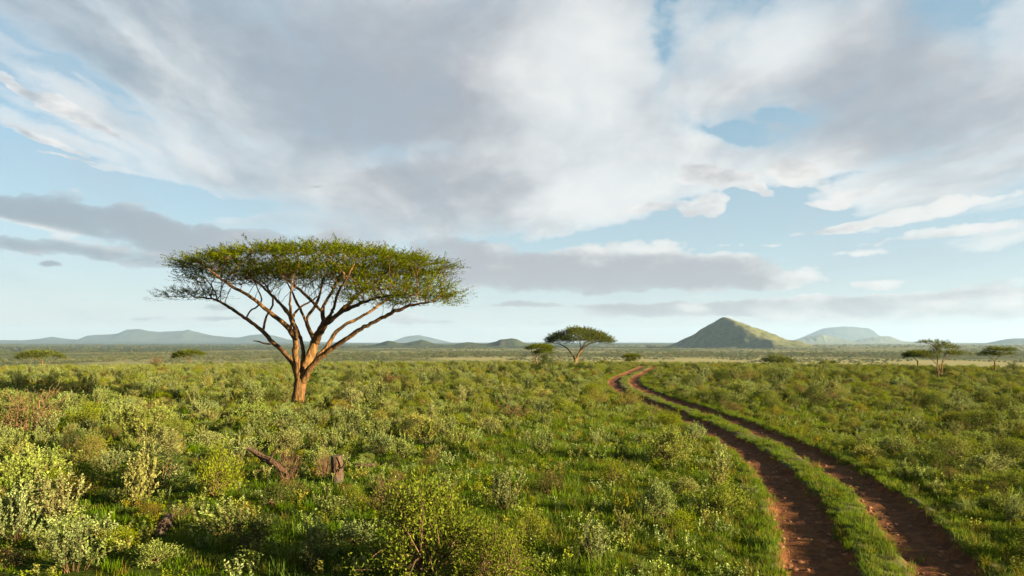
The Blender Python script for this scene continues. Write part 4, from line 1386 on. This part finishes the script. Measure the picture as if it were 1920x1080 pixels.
# shrubs that the photo shows one by one: kind, variant, column, base row, width px, height px, label
HERO = [
    ('olive', BIG, 800, 1082, 330, 215, 'large sprawling yellow-green bush with red twigs at the bottom of the photo'),
    ('olive', BIG, 930, 1110, 230, 140, 'outer lower half of the bush clump beside the large bottom bush'),
    ('sage', 0, 590, 1066, 140, 95, 'pale sage shrub standing alone between the large bottom bush and the driftwood'),
    ('sage', 1, 140, 1074, 120, 105, 'upright sage shrub with pointed shoots in front of the driftwood chunk'),
    ('sage', 2, 62, 965, 100, 125, 'tall pale sage shrub at the edge, behind the corner one'),
    ('sage', 3, 262, 950, 90, 105, 'bright sage shrub with drooping pale shoots directly behind the driftwood'),
    ('sage', 4, 30, 1020, 110, 95, 'broad sage clump cut by the left border of the photo'),
    ('silver', BIGS, 306, 858, 92, 66, 'round dome-shaped silvery bush, the roundest behind the driftwood'),
    ('olive', 0, 405, 935, 110, 105, 'loose yellow-green bush midway between driftwood and leaning log'),
    ('sage', 1, 948, 958, 74, 86, 'pinkish pale shrub on the lawn just behind the large bottom bush'),
    ('dry', 0, 1035, 925, 80, 56, 'beige dry shrub on the lawn behind the pinkish pale one'),
    ('olive', 1, 985, 1022, 100, 76, 'low yellow-green bush on the grass right beside the large bottom bush'),
    ('silver', BIGS, 1232, 975, 105, 84, 'silvery bush in the middle of the grass halfway from bottom bush to track'),
    ('olive', 2, 1275, 1000, 74, 52, 'yellowish bush touching the front of the silvery lawn bush'),
    ('sage', 2, 1170, 1005, 44, 54, 'thin pale sprig plant to the side of the silvery lawn bush'),
    ('silver', BIGS, 1255, 868, 120, 72, 'large round silvery bush on the bank where the track narrows'),
    ('silver', 1, 1302, 824, 56, 42, 'small silvery bush right on the bank edge of the track'),
    ('sage', 3, 1352, 884, 60, 56, 'blue-green leafy shrub leaning over the track edge'),
    ('sage', 0, 1160, 866, 46, 40, 'small whitish sage shrub in the grass below the track bend'),
    ('sage', 0, 1020, 810, 46, 36, 'small pale sage shrub alone at the upper end of the lawn'),
    ('dark', 0, 1850, 804, 66, 42, 'round dark green bush standing out among paler shrubs across the track'),
    ('dark', 1, 1745, 768, 56, 34, 'smaller dark green bush beyond the round dark one'),
    ('silver', 0, 1680, 850, 80, 44, 'wide silvery bush on the far verge of the track'),
    ('olive', 3, 1790, 868, 100, 52, 'yellow-green bush below the round dark bush'),
    ('sage', 4, 1700, 900, 60, 34, 'low sage shrub on the far bank above the rut'),
    ('dry', 1, 55, 815, 130, 84, 'big half-bare olive-brown shrub with crooked branches at the left border'),
    ('olive', 1, 255, 726, 56, 32, 'brownish bush in the scrub before the flat dark thorn tree'),
    ('olive', 2, 872, 735, 50, 30, 'rounded olive bush between big umbrella tree and track'),
    ('dark', 1, 654, 724, 40, 30, 'dark olive bush immediately beside the big umbrella tree'),
    ('silver', 0, 538, 842, 80, 46, 'creamy silver bush right behind the leaning log'),
    ('gold', 0, 455, 968, 54, 36, 'bright golden tussock before the leaning log'),
    ('gold', 0, 280, 968, 60, 30, 'rust-gold tussock growing against the driftwood'),
    ('bare', 0, 540, 905, 60, 76, 'dead reddish twig shrub growing over the leaning log'),
    ('bare', 0, 606, 893, 50, 60, 'thin bare shrub with upright twigs touching the cut stump'),
    ('bare', 0, 720, 960, 90, 70, 'bare crooked twig shrub in the shade between stump and large bottom bush'),
    ('olive', 3, 660, 945, 70, 38, 'shaded leafy bush in front of the cut stump'),
    ('dark', 0, 515, 950, 86, 46, 'dark shaded bush in front of the leaning log'),
    ('sage', 1, 1205, 1085, 44, 40, 'tiny whitish plant at the bottom edge beside the grass'),
    ('silver', 1, 715, 850, 64, 46, 'cream-leaved bush beyond the broken branch'),
    ('sage', 2, 755, 858, 46, 48, 'narrow upright sage shrub beyond the broken branch'),
    ('dark', 0, 1022, 700, 34, 44, 'tall dark bush at the foot of the small bent thorn tree'),
    ('dry', 1, 292, 690, 22, 26, 'rust-red bare bush on the edge of the plain'),
    ('dark', 1, 1898, 704, 34, 26, 'dark bush at the foot of the open-crowned thorn tree'),
    ('silver', 0, 1400, 735, 46, 24, 'pale bush beyond the track opposite its bend'),
    ('dark', 0, 1415, 728, 30, 24, 'dark upright bush beyond the track opposite its bend'),
]
items = []      # x, y, radius, kind, variant, scale, sz, rot, label
for kind, var, px, py, w, h, label in HERO:
    x, y = unproject_ground(px, py)
    fm, sm, R_, hh = SHAPES[kind][var]
    sc = w / F * y / (2 * R_)
    sz = (h / F * y) / (hh * sc)
    items.append((x, y, R_ * sc, kind, var, sc, sz, None, label))

pr_ = random.Random(5)
cells = {}


def cell_add(x, y, r):
    cells.setdefault((int(x // 3), int(y // 3)), []).append((x, y, r))


def clear_at(x, y, r, k):
    for i in range(int(x // 3) - 1, int(x // 3) + 2):
        for j in range(int(y // 3) - 1, int(y // 3) + 2):
            for a, b, c in cells.get((i, j), ()):
                if (a - x) ** 2 + (b - y) ** 2 < (k * (r + c)) ** 2:
                    return False
    return True


for it in items:
    cell_add(it[0], it[1], it[2])
for px, py, r in ((632, 905, .3), (505, 880, .6), (302, 1003, .35), (690, 880, .35)):
    cell_add(*unproject_ground(px, py), r)


def lawn(x, y):
    """How much open grass the photo shows at a place (1 = lawn, 0 = scrub)."""
    px, py = CX + x / y * F, HY + CAMH / y * F
    def g(cx, cy, rx, ry): return math.exp(-((px - cx) / rx) ** 2 - ((py - cy) / ry) ** 2)
    v = 1.15 * g(1120, 960, 250, 120) + 0.7 * g(1090, 900, 300, 40) + 0.9 * g(1350, 1060, 180, 110) + 0.8 * g(1050, 850, 170, 34) + 0.75 * g(1180, 800, 150, 26) + 0.5 * g(1560, 800, 260, 30) + 0.6 * g(640, 1010, 260, 50) + 0.5 * g(1850, 930, 200, 60)
    v += 0.35 * mnoise.noise(Vector((x * 0.28, y * 0.28, 2.0)))
    return max(0.0, min(1.0, v))


# columns, lowest row and distance of small things that must stay in view
KEEP_CLEAR = [(466, 550, 874, unproject_ground(505, 885)[1]), (618, 646, 896, P_STUMP[1]), (668, 708, 878, unproject_ground(690, 884)[1]), (284, 326, 1000, P_WOOD[1]), (543, 572, 748, P_TREE[1]), (1750, 1772, 704, 56.0), (1859, 1871, 688, 84.0), (1001, 1011, 686, 99.0), (1071, 1085, 684, 110.0), (1142, 1210, 722, 60.0)]
tries = 0
while tries < 90000:
    tries += 1
    y = 6.0 + 174.0 * pr_.random() ** 1.5
    x = pr_.uniform(-0.86, 0.90) * y + pr_.uniform(-3, 5)
    px, py = CX + x / y * F, HY + CAMH / y * F
    o, d = track_offset(x, y) if y < 100 else (99, 99)
    lw = lawn(x, y)
    right = y < 100 and d < 60 and o > 0 and x > 3
    t = mnoise.noise(Vector((x * 0.11, y * 0.11, 8.0)))
    u = pr_.random() + 0.35 * t
    if px < 900:
        kind = 'sage' if u < 0.40 else 'olive' if u < 0.62 else 'silver' if u < 0.84 else 'dry' if u < 0.95 else 'dark'
    elif right:
        kind = 'sage' if u < 0.2 else 'olive' if u < 0.55 else 'silver' if u < 0.75 else 'dry' if u < 0.83 else 'dark'
    else:
        kind = 'sage' if u < 0.3 else 'olive' if u < 0.6 else 'silver' if u < 0.84 else 'dry' if u < 0.92 else 'dark'
    var = pr_.randrange(min(len(SHAPES[kind]), 5 if kind == 'sage' else 4 if kind == 'olive' else 2))
    if kind == 'dry' and pr_.random() < 0.7:
        var = 0
    sc = pr_.choice((0.42, 0.55, 0.7, 0.85, 1.0, 1.25) if y > 15 else (0.5, 0.7, 0.9, 1.1, 1.3, 1.45)) * pr_.uniform(0.85, 1.15)
    if lw > 0.35:
        sc *= 0.6
    if right and y < 28:
        sc *= 0.72
    if y > 75:
        sc *= 0.9
    r = SHAPES[kind][var][2] * sc
    if y < 8.2 and abs(x) < 0.8 * y + 1.5:
        continue
    if 27 < y < 31.5 and abs(x - P_TREE[0] * y / P_TREE[1]) < 0.9:
        sc *= 0.5
        r *= 0.5
    if d < 1.35 + r * 0.75:
        continue
    if lw > 0.5 and pr_.random() < 0.9:
        continue
    if mnoise.noise(Vector((x * 0.22, y * 0.22, 5.5))) < -0.05 and pr_.random() < 0.7:
        continue
    if pr_.random() < lw * 0.9 or pr_.random() < (0.45 if right and y < 24 else 0.0):
        continue
    if math.hypot(x - P_TREE[0], y - P_TREE[1]) < r + 0.35:
        continue
    hpx, wpx = SHAPES[kind][var][3] * sc / y * F, r / y * F
    if any(y < D_ and px + wpx > a - 4 and px - wpx < b + 4 and py - hpx < c_ for a, b, c_, D_ in KEEP_CLEAR):
        continue
    if not clear_at(x, y, r, 1.02 + 0.1 * lw if y < 80 else 0.9):
        continue
    items.append((x, y, r, kind, var, sc, pr_.uniform(0.65, 1.05), pr_.uniform(0, 6.28), None))
    cell_add(x, y, r)


def shown(it):
    x, y, r = it[0], it[1], it[2]
    px, py = CX + x / y * F, HY + CAMH / y * F
    h = SHAPES[it[3]][it[4]][3] * it[5] * it[6] / y * F
    w = 2 * r / y * F
    if px + w / 2 < 10 or px - w / 2 > 1910 or py - h > 1065:
        return 0
    vis = min(px + w / 2, 1920) - max(px - w / 2, 0)
    return vis * min(h, 1080 - (py - h))


heroes = [it for it in items if it[8]]
rest = sorted([it for it in items if not it[8]], key=lambda it: -shown(it))
n_obj = 300 - len(heroes)
for it in heroes + rest[:n_obj]:
    plant(it[3], it[4], it[0], it[1], it[5], it[7] if it[7] is not None else pr_.uniform(0, 6.28), it[6], it[8])
print('shrubs', len(items), 'objects', len(heroes) + n_obj)


# ------------------------------------------------------------------ masses that nobody could count
def scatter(name, pts, sources):
    """One object: points (x, y, z, rot, scale, sz, which) that carry copies of the source meshes."""
    pts = np.asarray(pts, float)
    me = bpy.data.meshes.new(name)
    me.vertices.add(len(pts))
    me.vertices.foreach_set('co', pts[:, :3].astype(np.float32).ravel())
    for nm, ty, val in (('turn', 'FLOAT_VECTOR', np.stack([pts[:, 7], pts[:, 8], pts[:, 3]], 1)), ('size', 'FLOAT_VECTOR', np.stack([pts[:, 4], pts[:, 4], pts[:, 4] * pts[:, 5]], 1)), ('which', 'INT', pts[:, 6])):
        a = me.attributes.new(nm, ty, 'POINT')
        if ty == 'INT':
            a.data.foreach_set('value', val.astype(np.int32))
        else:
            a.data.foreach_set('vector', val.astype(np.float32).ravel())
    o = link(name, me)
    o['kind'] = 'stuff'
    ng = bpy.data.node_groups.new(name, 'GeometryNodeTree')
    ng.interface.new_socket('Geometry', in_out='INPUT', socket_type='NodeSocketGeometry')
    ng.interface.new_socket('Geometry', in_out='OUTPUT', socket_type='NodeSocketGeometry')
    gi, go = ng.nodes.new('NodeGroupInput'), ng.nodes.new('NodeGroupOutput')
    mp = ng.nodes.new('GeometryNodeMeshToPoints')
    ng.links.new(gi.outputs[0], mp.inputs['Mesh'])
    join = ng.nodes.new('GeometryNodeJoinGeometry')

    def named(nm, ty):
        n = ng.nodes.new('GeometryNodeInputNamedAttribute')
        n.data_type = ty
        n.inputs['Name'].default_value = nm
        return n.outputs['Attribute']

    turn, size, which = named('turn', 'FLOAT_VECTOR'), named('size', 'FLOAT_VECTOR'), named('which', 'INT')
    for i, objs in enumerate(sources):
        ip = ng.nodes.new('GeometryNodeInstanceOnPoints')
        ng.links.new(mp.outputs[0], ip.inputs['Points'])
        cmp_ = ng.nodes.new('FunctionNodeCompare')
        cmp_.data_type = 'INT'
        cmp_.operation = 'EQUAL'
        ins = [s for s in cmp_.inputs if s.enabled]
        ng.links.new(which, ins[0])
        ins[1].default_value = i
        ng.links.new(cmp_.outputs[0], ip.inputs['Selection'])
        j2 = ng.nodes.new('GeometryNodeJoinGeometry')
        for ob in objs:
            if isinstance(ob, bpy.types.Object):
                oi = ng.nodes.new('GeometryNodeObjectInfo')
                oi.inputs['Object'].default_value = ob
                oi.transform_space = 'ORIGINAL'
                ng.links.new(oi.outputs['Geometry'], j2.inputs[0])
        ng.links.new(j2.outputs[0], ip.inputs['Instance'])
        ng.links.new(turn, ip.inputs['Rotation'])
        ng.links.new(size, ip.inputs['Scale'])
        ng.links.new(ip.outputs[0], join.inputs[0])
    ng.links.new(join.outputs[0], go.inputs[0])
    md = o.modifiers.new('scatter', 'NODES')
    md.node_group = ng
    return o


# the smaller shrubs behind and between
src, index = [], {}
for key, v in FIRST.items():
    index[key] = len(src)
    src.append(v[1:])
rows = []
for it in rest[n_obj:]:
    k = (it[3], it[4])
    if k not in index:
        k = next(q for q in index if q[0] == it[3])
    rows.append((it[0], it[1], ground_z(it[0], it[1]) - 0.02, it[7], it[5], it[6], index[k], 0, 0))
scatter('distant_scrub', rows, src)


# grass
def tuft(seed, n=28, h=0.20, spread=0.16, w=0.011):
    r = np.random.default_rng(seed)
    g = Geo()
    th = r.uniform(0, 2 * np.pi, n)
    b = np.stack([np.cos(th), np.sin(th), np.zeros(n)], 1) * (spread * np.sqrt(r.uniform(size=n)))[:, None]
    lean = np.stack([np.cos(th + r.normal(size=n)), np.sin(th + r.normal(size=n)), np.zeros(n)], 1) * r.uniform(0.1, 0.75, n)[:, None]
    H = h * r.uniform(0.5, 1.3, n)
    side = np.stack([-lean[:, 1], lean[:, 0], np.zeros(n)], 1)
    side /= np.linalg.norm(side, axis=1)[:, None] + 1e-9
    up = np.array([0, 0, 1.0])
    m = b + (up * 0.62 + lean * 0.35) * H[:, None]
    t = b + (up * 0.95 + lean * 0.95) * H[:, None]
    W = w * r.uniform(0.7, 1.3, n)[:, None]
    v = np.stack([b - side * W / 2, b + side * W / 2, m + side * W / 2, m - side * W / 2, t], 1).reshape(-1, 3)
    i = np.arange(n)[:, None] * 5
    tone = np.clip(r.normal(0.5, 0.22, n), 0, 1)
    g.add(v, i + np.array([[0, 1, 2, 3]]), tone)
    g.f.append(i + np.array([[3, 2, 4]]))
    g.tone.append(tone)
    g.mat.append(np.zeros(n))
    return g


def seat(name, geo, mats, kind='stuff', loc=(0, 0, 0)):
    """A source plant for a scatter: it stands in the scene itself as one more of its kind."""
    o = link(name, geo.mesh(name, mats), None, loc)
    o['kind'] = kind
    return o


tufts = []
for i, (h, sp_, w) in enumerate(((0.11, 0.17, 0.0075), (0.15, 0.18, 0.008), (0.08, 0.18, 0.0075), (0.24, 0.12, 0.008))):
    x, y = unproject_ground(1080 + 40 * i, 960 + 10 * i)
    tufts.append(seat('grass', tuft(800 + i, 44, h, sp_, w), M['grass'], 'stuff', (x, y, ground_z(x, y))))
x, y = unproject_ground(1250, 1010)
tufts.append(seat('grass', tuft(820, 26, 0.26, 0.09, 0.007), M['gold'], 'stuff', (x, y, ground_z(x, y))))
forbs = []
for i in range(2):
    lf, st = sage_shape(850 + i, 7, 0.22, 1.1, (0.034, 0.022), 0.026)
    x, y = unproject_ground(1100 + 60 * i, 1030)
    forbs.append(seat('undergrowth', lf, M['sage' if i else 'olive'], 'stuff', (x, y, ground_z(x, y))))

g_pts, f_pts = [], []


def grass_band(y0, y1, n, sc, keep):
    for _ in range(n):
        y = math.sqrt(pr_.uniform(y0 * y0, y1 * y1))
        x = pr_.uniform(-0.80, 0.80) * y + pr_.uniform(-1, 2)
        o, d = track_offset(x, y) if y < 100 else (99, 99)
        lw = lawn(x, y)
        s = sc * pr_.uniform(0.7, 1.3)
        if d < 1.5:
            ao = abs(o)
            if abs(ao - RUT) < 0.47 + 0.14 * mnoise.noise(Vector((x * 1.5, y * 1.5, 0))):
                if pr_.random() > 0.05:
                    continue
                s *= 0.5
            if ao < 0.4:
                s *= 0.75
                if pr_.random() < 0.12:
                    continue
            elif pr_.random() < 0.15:
                continue
            else:
                s *= 0.7
        elif pr_.random() > keep + (1 - keep) * lw + (0.55 if d < 2.6 else 0):
            continue
        if 1.3 < d < 3.0:
            s *= 0.8
        patch = mnoise.noise(Vector((x * 0.6, y * 0.6, 3.0)))
        if patch < -0.35 and d > 2.2 and pr_.random() < 0.6:
            continue
        s *= 1 + 0.5 * patch
        u_ = pr_.random()
        which = 4 if u_ < 0.035 + 0.10 * max(0.0, -patch) else 3 if u_ < 0.11 else pr_.randrange(3)
        g_pts.append((x, y, surface_z(x, y) - 0.005, pr_.uniform(0, 6.28), s, pr_.uniform(0.8, 1.25), which, 0, 0))


grass_band(6.5, 16, 20000, 0.72, 0.12)
grass_band(16, 32, 26000, 0.85, 0.10)
grass_band(32, 70, 18000, 1.05, 0.18)
grass_band(70, 170, 7000, 1.5, 0.10)
for _ in range(9000):     # ragged verges
    i = pr_.randrange(5, 290)
    o = pr_.choice((-1, 1)) * pr_.uniform(1.22, 2.15)
    x, y = CENTRE[i] + NOR[i] * o
    if y < 5.5:
        continue
    if mnoise.noise(Vector((x * 0.9, y * 0.9, 6.0))) < -0.28 and abs(o) < 1.5:
        continue
    g_pts.append((x, y, surface_z(x, y) - 0.005, pr_.uniform(0, 6.28), pr_.uniform(0.4, 0.95), pr_.uniform(0.8, 1.25), 4 if pr_.random() < 0.06 else pr_.randrange(3), 0, 0))
for _ in range(6000):
    y = math.sqrt(pr_.uniform(6.5 ** 2, 45 ** 2))
    x = pr_.uniform(-0.8, 0.8) * y
    o, d = track_offset(x, y)
    if d < 1.5:
        continue
    f_pts.append((x, y, surface_z(x, y), pr_.uniform(0, 6.28), pr_.uniform(0.5, 1.2), 1, pr_.randrange(2), 0, 0))
scatter('grass', g_pts, [(o,) for o in tufts])
scatter('undergrowth', f_pts, [(o,) for o in forbs])


# stones on the track
def pebble(seed):
    r = np.random.default_rng(seed)
    bm = bmesh.new()
    bmesh.ops.create_icosphere(bm, subdivisions=2, radius=1.0)
    v = np.array([x.co[:] for x in bm.verts])
    f = np.array([[q.index for q in p.verts] for p in bm.faces])
    bm.free()
    k = np.array([1 + 0.3 * mnoise.noise(Vector(p * 1.3) + Vector((seed, 0, 0))) for p in v])
    g = Geo()
    g.add(v * k[:, None] * np.array([1, 0.75, 0.5]) * 0.03, f)
    return g


pebs = []
for i in range(3):
    x, y = CENTRE[60 + 9 * i] + NOR[60 + 9 * i] * (RUT - 0.3)
    pebs.append(seat('gravel', pebble(i), M['stone'], 'stuff', (x, y, flat_z(x, y) - 0.06)))
p_pts = []
for _ in range(5200):
    i = int(pr_.uniform(20, 330) ** 1.0)
    edge = pr_.random()
    o = pr_.choice((-1, 1)) * (RUT + pr_.choice((-1, 1)) * (0.36 * (1 - edge ** 2.2)) * pr_.choice((1.0, 1.25)))
    x, y = CENTRE[i] + NOR[i] * o
    z = flat_z(*CENTRE[i]) + 0.25 * relief(*CENTRE[i]) + track_profile(o, i * 0.22)[0] + 0.02
    p_pts.append((x, y, z, pr_.uniform(0, 6.28), pr_.choice((0.35, 0.5, 0.5, 0.7, 0.9, 1.3, 2.0)) * pr_.uniform(0.7, 1.2), pr_.uniform(0.6, 1.1), pr_.randrange(3), 0, 0))
scatter('gravel', p_pts, [(o,) for o in pebs])


# woods and scrub of the plain
def far_tree(seed, w, h, n, flat):
    r = np.random.default_rng(seed)
    g = Geo()
    tube(g, [(0, 0, 0), (0.1, 0, h * 0.5), (0.05, 0.1, h * 0.8)], [0.16, 0.12, 0.08], 4, 0.1, 1, cap=False)
    th = r.uniform(0, 2 * np.pi, n)
    rho = np.sqrt(r.uniform(size=n))
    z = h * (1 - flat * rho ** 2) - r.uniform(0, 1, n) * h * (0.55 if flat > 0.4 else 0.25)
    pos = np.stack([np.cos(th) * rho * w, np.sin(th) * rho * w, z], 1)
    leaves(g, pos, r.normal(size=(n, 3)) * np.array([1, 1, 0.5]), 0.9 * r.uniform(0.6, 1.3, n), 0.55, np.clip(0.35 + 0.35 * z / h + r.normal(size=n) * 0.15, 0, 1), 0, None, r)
    return g


woods = []
for i, (w, h, n, fl) in enumerate(((2.6, 4.2, 110, 0.5), (2.0, 2.6, 80, 0.6), (3.6, 5.2, 130, 0.25), (1.2, 1.3, 50, 0.6))):
    woods.append(seat('far_woodland', far_tree(900 + i, w, h, n, fl), [M['far'], M['bark']], 'stuff', (120.0 + 30 * i, 1150 + 20 * i, ground_z(120 + 30 * i, 1150 + 20 * i))))
w_pts = []


def belt(n, y0, y1, x0, x1, thr, which, sc=(0.7, 1.3), fr=0.004):
    for _ in range(n):
        y = math.sqrt(pr_.uniform(y0 * y0, y1 * y1))
        x = pr_.uniform(x0, x1) * y
        if mnoise.fractal(Vector((x * fr, y * fr * 0.6, 6.0)), 0.8, 2.0, 4) < thr:
            continue
        w_pts.append((x, y, ground_z(x, y) - 0.1, pr_.uniform(0, 6.28), pr_.uniform(*sc), 1, pr_.choice(which), 0, 0))


belt(2600, 1020, 1350, -0.30, 0.80, -0.35, (0, 0, 2, 1))
belt(2200, 1350, 2200, -0.80, 0.80, -0.05, (0, 1, 2))
belt(3200, 600, 1400, -0.80, -0.10, -0.1, (0, 1, 1, 3))
belt(1800, 700, 1000, -0.10, 0.80, 0.18, (1, 3, 3))
belt(3000, 2200, 4200, -0.80, 0.80, -0.1, (0, 2), (1.0, 1.9))
belt(1500, 260, 700, -0.80, 0.80, 0.1, (3, 1, 3))
scatter('far_woodland', w_pts, [(o,) for o in woods])


# ------------------------------------------------------------------ dead wood
def wood_mesh(pts, rad, k=10, rough=0.28, seed=1, hollow=False):
    g = Geo()
    p = resample(np.hstack([np.asarray(pts, float), np.asarray(rad, float)[:, None]]), 0.05)
    tube(g, p[:, :3], p[:, 3], k, 0.5, 0, rough, seed)
    return g


def rel(px, py, D, base):
    return at(px, py, D) - base


# leaning log
b0 = np.array([*unproject_ground(548, 890), 0.0])
b0[2] = ground_z(b0[0], b0[1])
Dl = b0[1]
lg = wood_mesh([rel(552, 900, Dl, b0), rel(520, 872, Dl + .1, b0), rel(492, 858, Dl + .2, b0), rel(466, 840, Dl + .25, b0)], [0.05, 0.085, 0.07, 0.045], 10, 0.45, 4)
root = thing('fallen_log', 'weathered broken log leaning up out of the shrubs near the stump', 'log', tuple(b0))
link('log_body', lg.mesh('log_body', M['deadwood'], [0]), root)
sn = Geo()
for a, b, c, rr in (((505, 866), (512, 850), (520, 838), .022), ((530, 880), (545, 868), (556, 852), .02), ((520, 872), (500, 880), (478, 884), .016), ((540, 892), (552, 880), (560, 862), .018), ((525, 880), (534, 858), (538, 836), .014), ((548, 890), (566, 886), (582, 876), .015)):
    tube(sn, np.array([rel(*a, Dl + .1, b0), rel(*b, Dl, b0), rel(*c, Dl - .1, b0)]), [rr, rr * .7, rr * .35], 5, 0.5, 0, 0.2, 2)
link('branch_stub', sn.mesh('branch_stub', M['redtwig'], [0]), root)

# cut stump
b1 = np.array([*P_STUMP, 0.0])
b1[2] = ground_z(b1[0], b1[1])
Ds = b1[1]
sg = wood_mesh([rel(634, 912, Ds, b1), rel(633, 900, Ds, b1), rel(632, 878, Ds, b1), rel(631, 854, Ds, b1)], [0.17, 0.135, 0.12, 0.118], 14, 0.22, 9)
root = thing('tree_stump', 'upright cut tree stump with dark knot holes among the shrubs', 'stump', tuple(b1))
link('stump_body', sg.mesh('stump_body', M['deadwood'], [0]), root)
mk_, tk_ = material('knot')
dd = node(tk_, 'ShaderNodeBsdfDiffuse')
dd.inputs['Color'].default_value = (0.02, 0.012, 0.008, 1)
out_surface(tk_, dd.outputs[0])
for a, b, w, h in ((637, 880, .026, .03), (640, 872, .018, .026)):
    kg = Geo()
    th = np.arange(10) * 2 * np.pi / 10
    c = rel(a, b, Ds, b1)
    ring = np.stack([c[0] + np.cos(th) * w, np.full(10, c[1] - 0.128 + 0.0), c[2] + np.sin(th) * h], 1)
    inner = np.array([[c[0], c[1] - 0.10, c[2]]])
    idx = np.arange(10)
    kg.add(np.vstack([ring, inner]), np.stack([idx, (idx + 1) % 10, np.full(10, 10)], -1))
    link('knot_hole', kg.mesh('knot_hole', mk_), root)
tg = Geo()
tube(tg, np.array([rel(641, 878, Ds - .1, b1), rel(648, 868, Ds - .15, b1), rel(652, 852, Ds - .2, b1)]), [.022, .016, .008], 5, 0.5, 0, 0.2, 3)
link('side_shoot', tg.mesh('side_shoot', M['deadwood'], [0]), root)

# broken branch lying on the grass
b2 = np.array([*unproject_ground(690, 884), 0.0])
b2[2] = ground_z(b2[0], b2[1])
bg_ = wood_mesh([rel(668, 873, b2[1], b2), rel(682, 874, b2[1], b2), rel(695, 872, b2[1], b2), rel(708, 871, b2[1], b2)], [0.05, 0.055, 0.045, 0.03], 8, 0.3, 12)
thing('broken_branch', 'short orange broken branch lying level beside the stump', 'branch', tuple(b2), None, bg_.mesh('broken_branch', M['deadwood'], [0]))

# driftwood
b3 = np.array([*P_WOOD, 0.0])
b3[2] = ground_z(b3[0], b3[1])
Dw = b3[1]
dw = wood_mesh([rel(292, 1006, Dw, b3), rel(298, 996, Dw - .05, b3), rel(306, 984, Dw, b3), rel(316, 970, Dw + .1, b3), rel(323, 964, Dw + .15, b3)], [0.05, 0.105, 0.095, 0.06, 0.03], 12, 0.45, 21)
root = thing('driftwood', 'gnarled greyish chunk of dead root wood lying among low plants', 'driftwood', tuple(b3))
link('wood_body', dw.mesh('wood_body', M['deadwood'], [0]), root)
pg = Geo()
for a, b, c, rr in (((296, 990), (286, 988), (280, 992), .04), ((312, 988), (320, 984), (324, 988), .03)):
    tube(pg, np.array([rel(*a, Dw, b3), rel(*b, Dw - .05, b3), rel(*c, Dw - .1, b3)]), [rr, rr * .8, rr * .35], 7, 0.5, 0, 0.3, 5)
link('root_prong', pg.mesh('root_prong', M['deadwood'], [0]), root)

# dry stalks by the track
for px, py, h, lab in ((1272, 782, 30, 'pale dry stalk standing at the track bank'), (1206, 749, 20, 'short pale stalk on the grassy strip near the bend'), (1500, 800, 26, 'pale dry stalk in the scrub across the track')):
    x, y = unproject_ground(px, py)
    g = Geo()
    H = h / F * y
    tube(g, np.array([(0, 0, 0), (0.02, 0, H * .5), (-.01, 0.02, H)]), [.022, .016, .010], 5, 0.5, 0, 0.2, 1)
    for q in range(5):
        a = q * 1.3
        tube(g, np.array([(0.01, 0, H * (.4 + .11 * q)), (0.01 + math.cos(a) * .08, math.sin(a) * .08, H * (.5 + .11 * q))]), [.008, .004], 3, 0.5, 0, cap=False)
    thing('dry_stalk', lab, 'stalk', (x, y, ground_z(x, y)), 'pale dry stalks', g.mesh('dry_stalk', M['gold']))
